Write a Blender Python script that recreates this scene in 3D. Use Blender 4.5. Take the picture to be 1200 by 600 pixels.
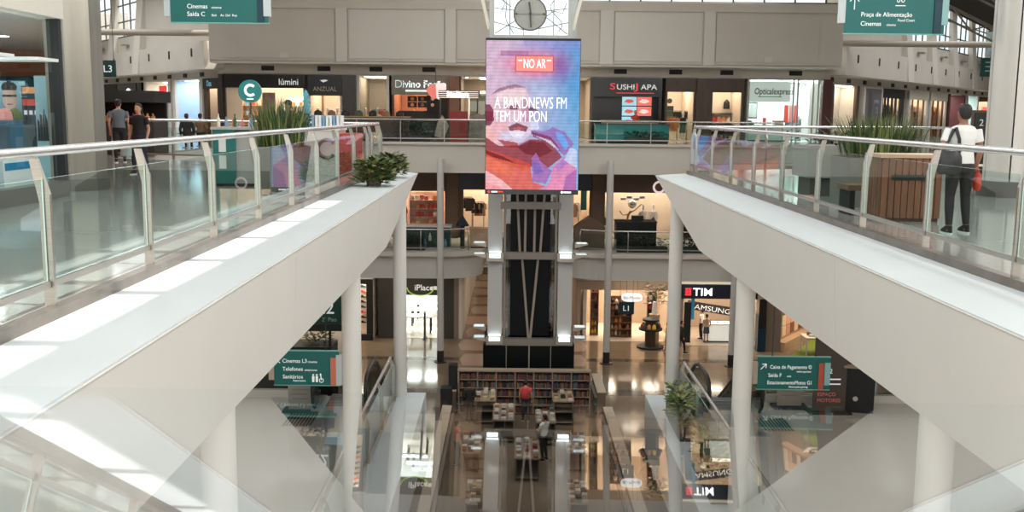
import bpy, bmesh, math, random
from mathutils import Vector, Matrix
random.seed(7)
PI = math.pi
for o in list(bpy.data.objects): bpy.data.objects.remove(o)
scene = bpy.context.scene
COL = scene.collection

# ------------------------------------------------------------------ camera
CAM = Vector((-.63, 0, 1.51)); FPX = 1175.0
PITCH = math.radians(8.14); ROLL = math.radians(.57)
cd = bpy.data.cameras.new('camera'); cam = bpy.data.objects.new('camera', cd); COL.objects.link(cam)
cd.sensor_width = 36; cd.lens = 36*FPX/1200; cd.clip_start = .005; cd.clip_end = 400
cam.matrix_world = Matrix.Translation(CAM) @ Matrix.Rotation(PI/2-PITCH, 4, 'X') @ Matrix.Rotation(ROLL, 4, 'Z')
scene.camera = cam
_R = cam.matrix_world.to_3x3()
RI, UP, FW = _R.col[0].copy(), _R.col[1].copy(), -_R.col[2]
def _ray(x, y): return FW + RI*((x-600)/FPX) + UP*((300-y)/FPX)
def AT(x, y, Y):                       # place seen at (x, y) at distance Y down the hall
    d = _ray(x, y); return CAM + d*(Y/d.y)
def AZ(x, y, z):                       # place seen at (x, y) on the level z
    d = _ray(x, y); return CAM + d*((z-CAM.z)/d.z)

# ------------------------------------------------------------------ world, sun, skylight, exposure
w = bpy.data.worlds.new('world'); scene.world = w; w.use_nodes = True
bg = w.node_tree.nodes['Background']; bg.inputs[0].default_value = (.90, .96, 1, 1); bg.inputs[1].default_value = 1.5
sd = bpy.data.lights.new('sun', 'SUN'); sd.energy = 5.0; sd.angle = math.radians(.6); sd.color = (1, .96, .9)
sun = bpy.data.objects.new('sun', sd); COL.objects.link(sun)
SUN = Vector((-.46, .10, -1)).normalized()
sun.rotation_euler = SUN.to_track_quat('-Z', 'Y').to_euler()
def area(name, loc, sx, sy, power, col, rot=(0, 0, 0), spread=180):
    l = bpy.data.lights.new(name, 'AREA'); l.shape = 'RECTANGLE'; l.size = sx; l.size_y = sy
    l.energy = power; l.color = col; l.spread = math.radians(spread)
    o = bpy.data.objects.new(name, l); COL.objects.link(o); o.location = loc; o.rotation_euler = rot; return o
area('skylight', (0, 23, 9.1), 8, 56, 2100, (.93, .97, 1))
for _s in (-1, 1): area('side_fill', (_s*15.5, 20, 7.6), 44, 3.0, 2300, (1, .985, .95), (math.radians(78), 0, math.radians(90 if _s > 0 else -90)))  # added side fill to brighten the fascias; no windows stand there
area('rear_fill', (0, -3.6, -5.4), 18, 6, 900, (1, .97, .92), (math.radians(90), 0, 0))  # added fill behind the viewpoint to lift columns and lower levels
area('rear_fill', (0, -5.6, 4.5), 26, 8, 1300, (1, .98, .95), (math.radians(90), 0, 0))  # added fill from the rear, in front of a solid wall
for _s in (-1, 1): area('gallery_fill', (_s*10, 14, -1.05), 9, 18, 260, (1, .95, .88))  # unseen fill added under the galleries to brighten the middle floor
area('wing_skylight', (-27, 60, 9.0), 5, 22, 900, (.95, .98, 1), (0, 0, math.radians(36)))
area('wing_skylight', (30, 64, 9.0), 5, 30, 1000, (.95, .98, 1), (0, 0, math.radians(-36)))
vs = scene.view_settings; vs.view_transform = 'Standard'; vs.look = 'None'; vs.exposure = 0.12; vs.gamma = 1; vs.use_curve_mapping = False
scene.cycles.transparent_max_bounces = 24; scene.cycles.max_bounces = 8
scene.cycles.caustics_reflective = False; scene.cycles.caustics_refractive = False

# ------------------------------------------------------------------ materials
MATS = {}
def M(name, col=(.5, .5, .5), rough=.5, metal=0, noise=0, ns=4, bump=0, emit=0, spec=.5, stretch=(1, 1, 1)):
    if name in MATS: return MATS[name]
    m = bpy.data.materials.new(name); m.use_nodes = True; nt = m.node_tree; b = nt.nodes['Principled BSDF']
    c = (*col, 1); b.inputs['Base Color'].default_value = c; b.inputs['Roughness'].default_value = rough
    b.inputs['Metallic'].default_value = metal; b.inputs['Specular IOR Level'].default_value = spec
    if noise or bump:
        tc = nt.nodes.new('ShaderNodeTexCoord'); mp = nt.nodes.new('ShaderNodeMapping'); nz = nt.nodes.new('ShaderNodeTexNoise')
        mp.inputs['Scale'].default_value = stretch
        nz.inputs['Scale'].default_value = ns; nz.inputs['Detail'].default_value = 4
        nt.links.new(tc.outputs['Object'], mp.inputs[0]); nt.links.new(mp.outputs[0], nz.inputs[0])
        if noise:
            r = nt.nodes.new('ShaderNodeValToRGB'); r.color_ramp.elements[0].position = .3; r.color_ramp.elements[1].position = .7
            r.color_ramp.elements[0].color = tuple(max(0, x*(1-noise)) for x in col)+(1,)
            r.color_ramp.elements[1].color = tuple(min(1, x*(1+noise)) for x in col)+(1,)
            nt.links.new(nz.outputs[0], r.inputs[0]); nt.links.new(r.outputs[0], b.inputs['Base Color'])
        if bump:
            bp = nt.nodes.new('ShaderNodeBump'); bp.inputs['Strength'].default_value = bump; bp.inputs['Distance'].default_value = .02
            nt.links.new(nz.outputs[0], bp.inputs['Height']); nt.links.new(bp.outputs[0], b.inputs['Normal'])
    if emit:
        b.inputs['Emission Color'].default_value = c; b.inputs['Emission Strength'].default_value = emit
    MATS[name] = m; return m
def glassmat(name, tint, ior=1.5, rough=.0, const=None):
    if name in MATS: return MATS[name]
    m = bpy.data.materials.new(name); m.use_nodes = True; nt = m.node_tree; nt.nodes.clear()
    out = nt.nodes.new('ShaderNodeOutputMaterial'); mx = nt.nodes.new('ShaderNodeMixShader')
    t = nt.nodes.new('ShaderNodeBsdfTransparent'); g = nt.nodes.new('ShaderNodeBsdfGlossy')
    t.inputs[0].default_value = (*tint, 1); g.inputs['Roughness'].default_value = rough; g.inputs[0].default_value = (.95, .98, 1, 1)
    if const is None:
        f = nt.nodes.new('ShaderNodeFresnel'); f.inputs[0].default_value = ior      # reflection at the face the light enters; none added at the face it leaves
        ge = nt.nodes.new('ShaderNodeNewGeometry'); mu = nt.nodes.new('ShaderNodeMath'); mu.operation = 'SUBTRACT'; mu.use_clamp = True
        nt.links.new(f.outputs[0], mu.inputs[0]); nt.links.new(ge.outputs['Backfacing'], mu.inputs[1]); nt.links.new(mu.outputs[0], mx.inputs[0])
    else: mx.inputs[0].default_value = const
    nt.links.new(t.outputs[0], mx.inputs[1]); nt.links.new(g.outputs[0], mx.inputs[2]); nt.links.new(mx.outputs[0], out.inputs[0])
    MATS[name] = m; return m
def paintmat(name, emit=0, rough=.4):
    if name in MATS: return MATS[name]
    m = bpy.data.materials.new(name); m.use_nodes = True; nt = m.node_tree; b = nt.nodes['Principled BSDF']
    a = nt.nodes.new('ShaderNodeAttribute'); a.attribute_name = 'print'; b.inputs['Roughness'].default_value = rough
    if emit:
        b.inputs['Base Color'].default_value = (.01, .01, .01, 1); b.inputs['Specular IOR Level'].default_value = .1
        nt.links.new(a.outputs['Color'], b.inputs['Emission Color']); b.inputs['Emission Strength'].default_value = emit
    else: nt.links.new(a.outputs['Color'], b.inputs['Base Color'])
    MATS[name] = m; return m
def S(r, g, b): return tuple((x/255/12.92 if x/255 <= .04045 else ((x/255+.055)/1.055)**2.4) for x in (r, g, b))   # sRGB to linear

WHITE = M('white_paint', (.71, .69, .65), .55, noise=.02, ns=.6)
LEDGE = M('white_ledge_coat', (.62, .645, .655), .5, noise=.02, ns=1.2)
BEIGE = M('beige_plaster', (.66, .60, .53), .7, noise=.04, ns=.5)
BEIGE2 = M('light_plaster', (.72, .67, .60), .7, noise=.03, ns=.5)
STEEL = M('brushed_steel', (.44, .41, .37), .34, .9, noise=.08, ns=3, stretch=(1, 1, 30))
RAILM = M('satin_rail_steel', (.75, .75, .74), .25, .9)
PILST = M('pillar_steel_cladding', (.33, .31, .27), .30, .75, noise=.10, ns=1.5, stretch=(6, 6, .3))
BLACK = M('black_gloss', (.008, .009, .010), .22)
BLACKM = M('black_matt', (.012, .013, .014), .6)
TEAL = M('teal_panel', S(22, 112, 108), .3)
NAVY = M('navy_panel', S(10, 38, 52), .35)
WOODD = M('dark_wood', (.075, .042, .028), .45, noise=.25, ns=2, stretch=(8, 8, .6))
WOODM = M('red_brown_wood', (.23, .095, .05), .4, noise=.25, ns=2, stretch=(10, 10, .5))
WOODL = M('pale_wood', (.47, .33, .21), .45, noise=.15, ns=3, stretch=(1, 8, 1))
GLASS = glassmat('clear_glass', (.87, .94, .925))
GLASSD = glassmat('shop_glass', (.95, .97, .96), 1.45)
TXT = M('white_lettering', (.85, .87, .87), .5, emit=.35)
LAMP = M('lamp_panel', (1, .93, .82), .5, emit=9)
LAMPC = M('cool_lamp', (.86, .97, 1), .5, emit=2.2)
BROWNW = M('brown_wall', (.165, .11, .075), .6, noise=.08, ns=1)
FLOOR3 = M('upper_floor_stone', (.40, .40, .375), .10, noise=.05, ns=.8, spec=.6)
FLOOR2 = M('middle_floor_stone', (.58, .55, .50), .13, noise=.05, ns=.8, spec=.6)
FLOOR1 = M('ground_floor_stone', (.26, .19, .13), .10, noise=.12, ns=.7, spec=.7)

# ------------------------------------------------------------------ mesh helpers
class MB:
    def __init__(s): s.v = []; s.f = []; s.m = []; s.cur = 0
    def add(s, vs, fs):
        n = len(s.v); s.v += [tuple(v) for v in vs]; s.f += [tuple(i+n for i in f) for f in fs]; s.m += [s.cur]*len(fs); return s
    def box(s, x0, x1, y0, y1, z0, z1):
        vs = [(x, y, z) for z in (z0, z1) for y in (y0, y1) for x in (x0, x1)]
        return s.add(vs, [(0, 2, 3, 1), (4, 5, 7, 6), (0, 1, 5, 4), (2, 6, 7, 3), (0, 4, 6, 2), (1, 3, 7, 5)])
    def cb(s, c, d, rz=0):
        cx, cy, cz = c; a, b, e = d[0]/2, d[1]/2, d[2]/2; C, S_ = math.cos(rz), math.sin(rz)
        vs = [(cx+x*C-y*S_, cy+x*S_+y*C, cz+z) for z in (-e, e) for y in (-b, b) for x in (-a, a)]
        return s.add(vs, [(0, 2, 3, 1), (4, 5, 7, 6), (0, 1, 5, 4), (2, 6, 7, 3), (0, 4, 6, 2), (1, 3, 7, 5)])
    def prism(s, poly, z0, z1):
        n = len(poly); vs = [(x, y, z0) for x, y in poly]+[(x, y, z1) for x, y in poly]
        return s.add(vs, [tuple(range(n))[::-1], tuple(range(n, 2*n))]+[(i, (i+1) % n, n+(i+1) % n, n+i) for i in range(n)])
    def ext(s, poly, y0, y1):                              # (x, z) outline pushed along y
        n = len(poly); vs = [(x, y0, z) for x, z in poly]+[(x, y1, z) for x, z in poly]
        return s.add(vs, [tuple(range(n)), tuple(range(n, 2*n))[::-1]]+[(i, n+i, n+(i+1) % n, (i+1) % n) for i in range(n)])
    def bar(s, a, b, wd, ht=None):                         # square bar from a to b
        a, b = Vector(a), Vector(b); d = (b-a).normalized(); ht = ht or wd
        u = Vector((0, 0, 1)) if abs(d.z) < .95 else Vector((0, 1, 0))
        r = d.cross(u).normalized()*wd/2; u = r.cross(d).normalized()*ht/2
        vs = [p+q for p in (a, b) for q in (-r-u, r-u, r+u, -r+u)]
        return s.add(vs, [(3, 2, 1, 0), (4, 5, 6, 7)]+[(i, (i+1) % 4, 4+(i+1) % 4, 4+i) for i in range(4)])
    def tube(s, pts, r, n=10, caps=True):
        pts = [Vector(p) for p in pts]; rs = r if isinstance(r, (list, tuple)) else [r]*len(pts); base = len(s.v); prev = None
        for i, p in enumerate(pts):
            d = (pts[min(i+1, len(pts)-1)]-pts[max(i-1, 0)]).normalized()
            if prev is None: u = d.orthogonal().normalized()
            else: u = (prev-d*prev.dot(d)).normalized()
            prev = u; v = d.cross(u)
            s.v += [tuple(p+(u*math.cos(2*PI*k/n)+v*math.sin(2*PI*k/n))*rs[i]) for k in range(n)]
        fs = [(base+i*n+k, base+i*n+(k+1) % n, base+(i+1)*n+(k+1) % n, base+(i+1)*n+k) for i in range(len(pts)-1) for k in range(n)]
        if caps: fs += [tuple(base+k for k in range(n))[::-1], tuple(base+(len(pts)-1)*n+k for k in range(n))]
        s.f += fs; s.m += [s.cur]*len(fs); return s
    def cyl(s, c, r, z0, z1, n=20, r1=None): return s.rings([(c[0], c[1], z0, r, r), (c[0], c[1], z1, r if r1 is None else r1, r if r1 is None else r1)], n)
    def rings(s, rg, n=16):                                # horizontal elliptical rings (x, y, z, rx, ry)
        base = len(s.v)
        for x, y, z, rx, ry in rg: s.v += [(x+rx*math.cos(2*PI*k/n), y+ry*math.sin(2*PI*k/n), z) for k in range(n)]
        fs = [(base+i*n+k, base+i*n+(k+1) % n, base+(i+1)*n+(k+1) % n, base+(i+1)*n+k) for i in range(len(rg)-1) for k in range(n)]
        fs += [tuple(base+k for k in range(n))[::-1], tuple(base+(len(rg)-1)*n+k for k in range(n))]
        s.f += fs; s.m += [s.cur]*len(fs); return s
    def ball(s, c, r, n=12, sc=(1, 1, 1)):
        m = max(5, n//2+1)
        return s.rings([(c[0], c[1], c[2]-r*sc[2]*math.cos(PI*(i+.02)/(m-1+.04)), r*sc[0]*math.sin(PI*(i+.02)/(m-1+.04)), r*sc[1]*math.sin(PI*(i+.02)/(m-1+.04))) for i in range(m)], n)
    def disc(s, c, r, y0, y1, n=32):                       # round plate facing -y
        return s.ext([(c[0]+r*math.cos(-2*PI*k/n), c[2]+r*math.sin(-2*PI*k/n)) for k in range(n)][::-1], y0, y1)
    def build(s, name, mat, parent=None, smooth=False, bevel=0):
        me = bpy.data.meshes.new(name); me.from_pydata(s.v, [], s.f)
        for m in (mat if isinstance(mat, (list, tuple)) else [mat]): me.materials.append(m)
        if any(s.m): me.polygons.foreach_set('material_index', s.m)
        if smooth:
            me.polygons.foreach_set('use_smooth', [True]*len(me.polygons))
            try: me.set_sharp_from_angle(angle=math.radians(40))
            except Exception: pass
        me.update(); o = bpy.data.objects.new(name, me); COL.objects.link(o); o.parent = parent
        if bevel:
            b = o.modifiers.new('bevel', 'BEVEL'); b.width = bevel; b.segments = 2; b.limit_method = 'ANGLE'
        return o
def tag(o, label=None, cat=None, group=None, kind=None):
    if label: o['label'] = label
    if cat: o['category'] = cat
    if group: o['group'] = group
    if kind: o['kind'] = kind
    return o
def thing(name, label, cat, loc=(0, 0, 0), rz=0, group=None):
    o = bpy.data.objects.new(name, None); COL.objects.link(o); o.empty_display_size = .2
    o.location = loc; o.rotation_euler = (0, 0, rz); return tag(o, label, cat, group)
def struct(o, label): return tag(o, label, None, None, 'structure')
def dup(o, parent=None, loc=None, rz=None, label=None):
    c = o.copy(); COL.objects.link(c); c.parent = parent
    if loc is not None: c.location = loc
    if rz is not None: c.rotation_euler = (0, 0, rz)
    if label: c['label'] = label
    for ch in o.children: dup(ch, c)
    return c
_TX = {}
def text(body, h, mat, parent, loc, rot=(PI/2, 0, 0), sx=1, name='lettering', align='LEFT', ext=.004, bold=0, shear=0):
    """raised lettering, cap height h, standing in the local xz plane unless turned"""
    key = (body, align, ext, bold, shear)
    if key not in _TX:
        cu = bpy.data.curves.new('lettering', 'FONT'); cu.body = body; cu.align_x = align; cu.size = 1/.73; cu.extrude = ext/.1
        cu.offset = bold; cu.resolution_u = 3; cu.shear = shear
        ob = bpy.data.objects.new('lettering', cu); me = bpy.data.meshes.new_from_object(ob); bpy.data.objects.remove(ob); _TX[key] = me
    me = _TX[key].copy(); me.materials.clear(); me.materials.append(mat)
    o = bpy.data.objects.new(name, me); COL.objects.link(o); o.parent = parent
    o.location = loc; o.rotation_euler = rot; o.scale = (h*sx, h, .1); return o
def inside(poly, x, y):
    r = False; j = len(poly)-1
    for i in range(len(poly)):
        xi, yi = poly[i]; xj, yj = poly[j]
        if (yi > y) != (yj > y) and x < (xj-xi)*(y-yi)/(yj-yi)+xi: r = not r
        j = i
    return r
def picture(name, x0, x1, z0, z1, nx, nz, fn, parent, y=0, emit=0, rough=.4):
    """printed sheet in the local xz plane; fn(u, v) gives the printed colour, v runs downwards"""
    vs = []; fs = []; cs = []
    for j in range(nz):
        for i in range(nx):
            b = len(vs); a0 = x0+(x1-x0)*i/nx; a1 = x0+(x1-x0)*(i+1)/nx; b0 = z1-(z1-z0)*j/nz; b1 = z1-(z1-z0)*(j+1)/nz
            vs += [(a0, y, b1), (a1, y, b1), (a1, y, b0), (a0, y, b0)]; fs.append((b, b+1, b+2, b+3))
            c = fn((i+.5)/nx, (j+.5)/nz); cs += [(*c, 1)]*4
    me = bpy.data.meshes.new(name); me.from_pydata(vs, [], fs)
    at = me.color_attributes.new('print', 'FLOAT_COLOR', 'CORNER'); at.data.foreach_set('color', [q for c in cs for q in c])
    me.materials.append(paintmat('screen_print' if emit else 'paper_print', emit, rough)); me.update()
    o = bpy.data.objects.new(name, me); COL.objects.link(o); o.parent = parent; return o
def lerp(a, b, t): t = max(0, min(1, t)); return tuple(p+(q-p)*t for p, q in zip(a, b))

# ------------------------------------------------------------------ setting: floors
Z2, Z1 = -5.6, -11.2
L3P = [(-4.15, -4), (-4.15, 27.2), (-13, 31), (-13, 51), (13, 51), (13, 31), (4.15, 27.2), (4.15, -4), (4.15, -4.01), (22, -4.01), (22, 36), (52, 76), (52, 97), (-42, 97), (-42, 72), (-22, 40), (-22, -4.01), (-4.15, -4.01)]
def slab(name, quads, z0, z1, mat, label):
    mb = MB()
    for q in quads: mb.prism(q, z0, z1)
    o = mb.build(name, mat); struct(o, label); return o
LQ = [(-22, -4), (-4.15, -4), (-4.15, 27.2), (-13, 31), (-22, 31)]
mir = lambda q: [(-x, y) for x, y in q][::-1]
up_quads = [LQ, mir(LQ), [(-22, 31), (-13, 31), (-13, 51), (-22, 51)], mir([(-22, 31), (-13, 31), (-13, 51), (-22, 51)]),
            [(-22, 51), (22, 51), (22, 62), (-22, 62)], [(-22, 40), (-22, 62), (-20, 80), (-48, 92), (-46, 74)], mir([(-22, 40), (-22, 62), (-20, 100), (-56, 100), (-56, 74)])]
slab('floor_top', up_quads, -.06, 0, FLOOR3, 'polished pale stone floor of the uppermost gallery')
slab('floor_top_slab', [LQ, mir(LQ), up_quads[2], up_quads[3], [(-22, 51.02), (22, 51.02), (22, 70), (-22, 70)]], -.95, -.062, WHITE, 'white slab edge and underside of the uppermost gallery')
slab('floor_near', [[(-4.14, -4), (4.14, -4), (4.14, -.25), (-4.14, -.25)]], -.9, 0, FLOOR3, 'stone landing the picture is taken from')
o = MB().box(-22, 22, 50.7, 51.05, -1.53, -.03).box(-22, 22, 50.55, 51.2, -.12, -.0).build('trim_1', BEIGE2); struct(o, 'deep pale edge beam of the far upper gallery')
q2 = [[(-22, 2), (-2.78, 2), (-2.78, 24.5), (-22, 24.5)], [(2.78, 2), (22, 2), (22, 24.5), (2.78, 24.5)]]
slab('floor_middle', q2, Z2-.05, Z2, FLOOR2, 'polished grey stone floor of the middle gallery')
slab('floor_middle_slab', q2, Z2-.9, Z2-.052, WHITE, 'white slab under the near middle gallery')
def rcorner(cx, cy, r, a0, a1, n=8): return [(cx+r*math.cos(math.radians(a0+(a1-a0)*i/n)), cy+r*math.sin(math.radians(a0+(a1-a0)*i/n))) for i in range(n+1)]
farL = [(-22, 51)]+rcorner(-4.2, 53, 2, -90, 0)+[(-2.2, 58), (-22, 58)]
slab('floor_middle_far', [farL, mir(farL)], Z2-1.4, Z2-.1, WHITE, 'white curved slab of the far middle gallery')
farL2 = [(-22, 50.7)]+rcorner(-4.2, 53, 2.3, -90, 0)+[(-1.9, 58), (-22, 58)]
slab('trim_2', [farL2, mir(farL2)], Z2-.22, Z2, BEIGE2, 'pale rounded lip of the far middle gallery')
o = MB().box(-40, 40, -4, 99, Z1-.4, Z1).build('floor', FLOOR1); struct(o, 'polished brown stone floor of the ground level')
# white ledge of middle level beside the void
for s_, nm in ((-1, 'trim_3'), (1, 'trim_4')):
    xs = sorted((s_*2.76, s_*3.46))
    o = MB().box(xs[0], xs[1], 2, 24.55, Z2-1.3, Z2+.10).build(nm, LEDGE, bevel=.02); struct(o, 'white ledge beside the void on the middle level, %s side' % ('left' if s_ < 0 else 'right'))
# ------------------------------------------------------------------ the two big sloping edge beams of the upper gallery
for s_, nm in ((-1, 'trim_5'), (1, 'trim_6')):
    prof = [(3.13, -.10), (3.14, -.12), (3.21, -1.25), (4.75, -1.25), (4.75, -.16), (4.10, -.16), (4.10, -.10)]
    yend = [26.6, 26.5, 20.4, 20.4, 27.9, 27.6, 27.6]
    n = len(prof); mb = MB()
    for a, b in ((-4, 4), (4, 11.6), (11.6, 19.0), (19.0, None)):
        vs = [(s_*x, a, z) for x, z in prof]+[(s_*x, (b-.012) if b else yend[i], z) for i, (x, z) in enumerate(prof)]
        fs = [tuple(range(n)), tuple(range(n, 2*n))[::-1]]+[(i, n+i, n+(i+1) % n, (i+1) % n) for i in range(n)]
        mb.add(vs, [f[::-1] for f in fs] if s_ < 0 else fs)
    o = mb.build(nm, WHITE); struct(o, 'broad white sloping edge beam of the upper gallery, %s side' % ('left' if s_ < 0 else 'right'))
    m2 = MB().box(*sorted((s_*3.15, s_*4.09)), -4, 26.35, -.099, -.085)
    o2 = m2.build('ledge_coat', LEDGE, o)
    m3 = MB().box(*sorted((s_*4.09, s_*4.2)), -4, 27.3, -.12, .004)
    m3.build('edge_channel', M('floor_edge_metal', (.17, .15, .13), .4, .5, noise=.2, ns=3), o)
# ------------------------------------------------------------------ roof, side walls
mb = MB()
# roof deck with a clear glazed strip at the ridge
RZ = 9.4; sx0, sx1 = -.75, .75
yS0, yS1 = -4, 17.0
mb.box(-22.3, sx0, -6, 55.7, RZ, RZ+.2).box(sx1, 22.3, -6, 55.7, RZ, RZ+.2).box(sx0, sx1, yS1, 55.7, RZ, RZ+.2)
mb.prism([(-16.6, 56.3), (-36, 82.5), (-50, 78), (-22.3, 40)], RZ+.01, RZ+.21).prism([(16.6, 56.3), (22.3, 36), (60, 86), (45, 95.5)], RZ+.01, RZ+.21)
o = mb.build('ceiling', WHITE); struct(o, 'white roof deck over the atrium')
m2 = MB()
y = yS0
while y < yS1:
    m2.box(sx0, sx1, y-.09, y+.09, RZ-.05, RZ+.15); y += 1.95
m2.build('glazing_bar', STEEL, o)
o = MB().box(-22.3, -22, -6, 40, Z1, RZ).build('wall_left', BEIGE); struct(o, 'plain beige outer wall on the left')
o = MB().box(22, 22.3, -6, 36, Z1, RZ).build('wall_right', BEIGE); struct(o, 'plain beige outer wall on the right')
o = MB().box(-22.3, 22.3, -6.3, -6, Z1, RZ).build('wall_back', BEIGE); struct(o, 'plain beige wall behind the viewpoint')
def vwall(name, a, b, z0, z1, mat, label, th=.25):
    a, b = Vector((*a, 0)), Vector((*b, 0)); d = (b-a).normalized(); nrm = Vector((-d.y, d.x, 0))*th/2
    mb = MB().prism([tuple((a-nrm)[:2]), tuple((b-nrm)[:2]), tuple((b+nrm)[:2]), tuple((a+nrm)[:2])], z0, z1)
    return struct(mb.build(name, mat), label)
vwall('wall_wing_left', (-22, 40), (-50, 78), Z1, RZ, BEIGE, 'beige wall on the outer side of the left wing')
vwall('wall_wing_left_end', (-50, 78), (-33, 86), Z1, RZ, BEIGE, 'beige end wall of the left wing')
vwall('wall_wing_right', (22, 36), (60, 86), Z1, RZ, BEIGE, 'beige wall on the outer side of the right wing')
vwall('wall_ground_left', (-22, 60), (-50, 78), Z1, -.96, BEIGE, 'beige wall closing the lower levels on the left')
vwall('wall_ground_right', (22, 60), (60, 86), Z1, -.96, BEIGE, 'beige wall closing the lower levels on the right')
# ------------------------------------------------------------------ far wall above the shops
YB = 55.5
def PX(px, Y, py=110): return AT(px, py, Y).x
o = MB().box(-17.2, 17.2, YB, YB+.3, 4.15, 7.1).box(-17.2, 17.2, YB-.12, YB+.4, 6.98, 7.45).build('wall_far', BEIGE); struct(o, 'tall beige wall above the far shops of the upper level')
pn = MB()
pcs = [(PX(a, YB), PX(b, YB)) for a, b in ((262, 395), (408, 522), (534, 702), (717, 822), (835, 958))]
for k, (a, b) in enumerate(pcs): MB().box(a+.08, b-.08, YB-.05, YB+.01, 4.35, 6.92).build('wall_panel', BEIGE2 if k % 2 else BEIGE, o)
for a, b in ((395, 408), (522, 534), (702, 717), (822, 835)):
    MB().box(PX(a, YB), PX(b, YB), YB-.14, YB+.01, 4.15, 7.0).build('pilaster', BEIGE2, o)
for px in (334, 465, 768, 898): MB().box(PX(px, YB)-.22, PX(px, YB)+.22, YB-.1, YB, 4.32, 4.62).build('access_panel', BEIGE2, o)
o = MB().box(-17.2, 17.2, YB, 63, 4.05, 4.18).build('ceiling_far', BEIGE2); struct(o, 'low plaster ceiling in front of the far upper shops')
mb = MB().box(-17.2, 17.2, 57.3, 57.5, 3.52, 4.06)
o = mb.build('wall_far_band', BEIGE); struct(o, 'narrow plaster band over the far shop fronts')
for px in (313, 379, 440, 502, 727, 792, 852, 933): MB().box(PX(px, 57)-.36, PX(px, 57)+.36, 57.26, 57.31, 3.72, 3.98).build('air_vent', BLACKM, o)
# clerestory above it
o = MB().box(-17.2, 17.2, YB+.05, YB+.15, 7.45, 7.55).box(-17.2, 17.2, YB+.05, YB+.15, 9.3, 9.4).build('window_1', STEEL); struct(o, 'ribbon of tall clerestory windows above the far wall')
xx = -17.2
while xx < 17.2:
    MB().box(xx-.04, xx+.04, YB+.05, YB+.15, 7.5, 9.38).build('mullion', M('dark_mullion', (.10, .11, .12), .4, .4), o)
    MB().box(xx+.04, min(xx+1.63, 17.2), YB+.09, YB+.11, 7.5, 9.35).build('pane', GLASSD, o); xx += 1.67
# wall closing the levels at the back
BW = MB().box(-17.6, 17.6, 63, 63.2, -.95, 4.1).box(-22, 22, 63, 63.2, -7, -.95).box(-22, -3.4, 63, 63.2, Z1, -7).box(3.4, 22, 63, 63.2, Z1, -7).build('wall_far_back', BROWNW); struct(BW, 'brown wall at the back of the far shops')
struct(MB().box(-3.6, -3.4, 55.5, 86, Z1, -6.9).build('wall_corridor_left', BEIGE2), 'left wall of the ground level corridor behind the lift tower')
struct(MB().box(3.4, 3.6, 55.5, 86, Z1, -6.9).build('wall_corridor_right', BEIGE2), 'right wall of the ground level corridor behind the lift tower')
struct(MB().box(-3.4, 3.4, 86, 86.2, Z1, -6).build('wall_corridor_end', BEIGE2), 'end wall of the ground level corridor')
struct(MB().box(-3.6, 3.6, 55, 86, -7, -6.9).build('ceiling_corridor', WHITE), 'ceiling of the ground level corridor')
# inlaid pale floor panels of that corridor
inl = bpy.data.objects['floor']
PINK = M('pinkish_stone_inlay', (.46, .33, .25), .18, noise=.08, ns=1); PDARK = M('brown_stone_inlay', (.25, .14, .09), .18, noise=.1, ns=1)
for side in (-1, 1):
    for k in range(9):
        y0 = 49.5+k*3.3; a = 3.1+.25*(k % 2)
        q = [(side*1.5, y0), (side*a, y0), (side*(a+.2), y0+1.3), (side*a, y0+2.5), (side*1.4, y0+2.5), (side*1.75, y0+1.2)]
        MB().prism(q if side > 0 else q[::-1], Z1, Z1+.012).build('floor_inlay', PINK, inl)
        q = [(side*1.5, y0+2.55), (side*a, y0+2.55), (side*(a-.1), y0+3.25), (side*1.6, y0+3.25)]
        MB().prism(q if side > 0 else q[::-1], Z1, Z1+.010).build('floor_inlay', PDARK, inl)
# bands crossing the ground floor
for k, (y0, y1) in enumerate(((44.3, 45.2), (50.6, 51.2))): MB().box(-22, 22, y0, y1, Z1, Z1+.006).build('floor_band', M('dark_floor_band', (.12, .085, .06), .12), inl)
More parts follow.
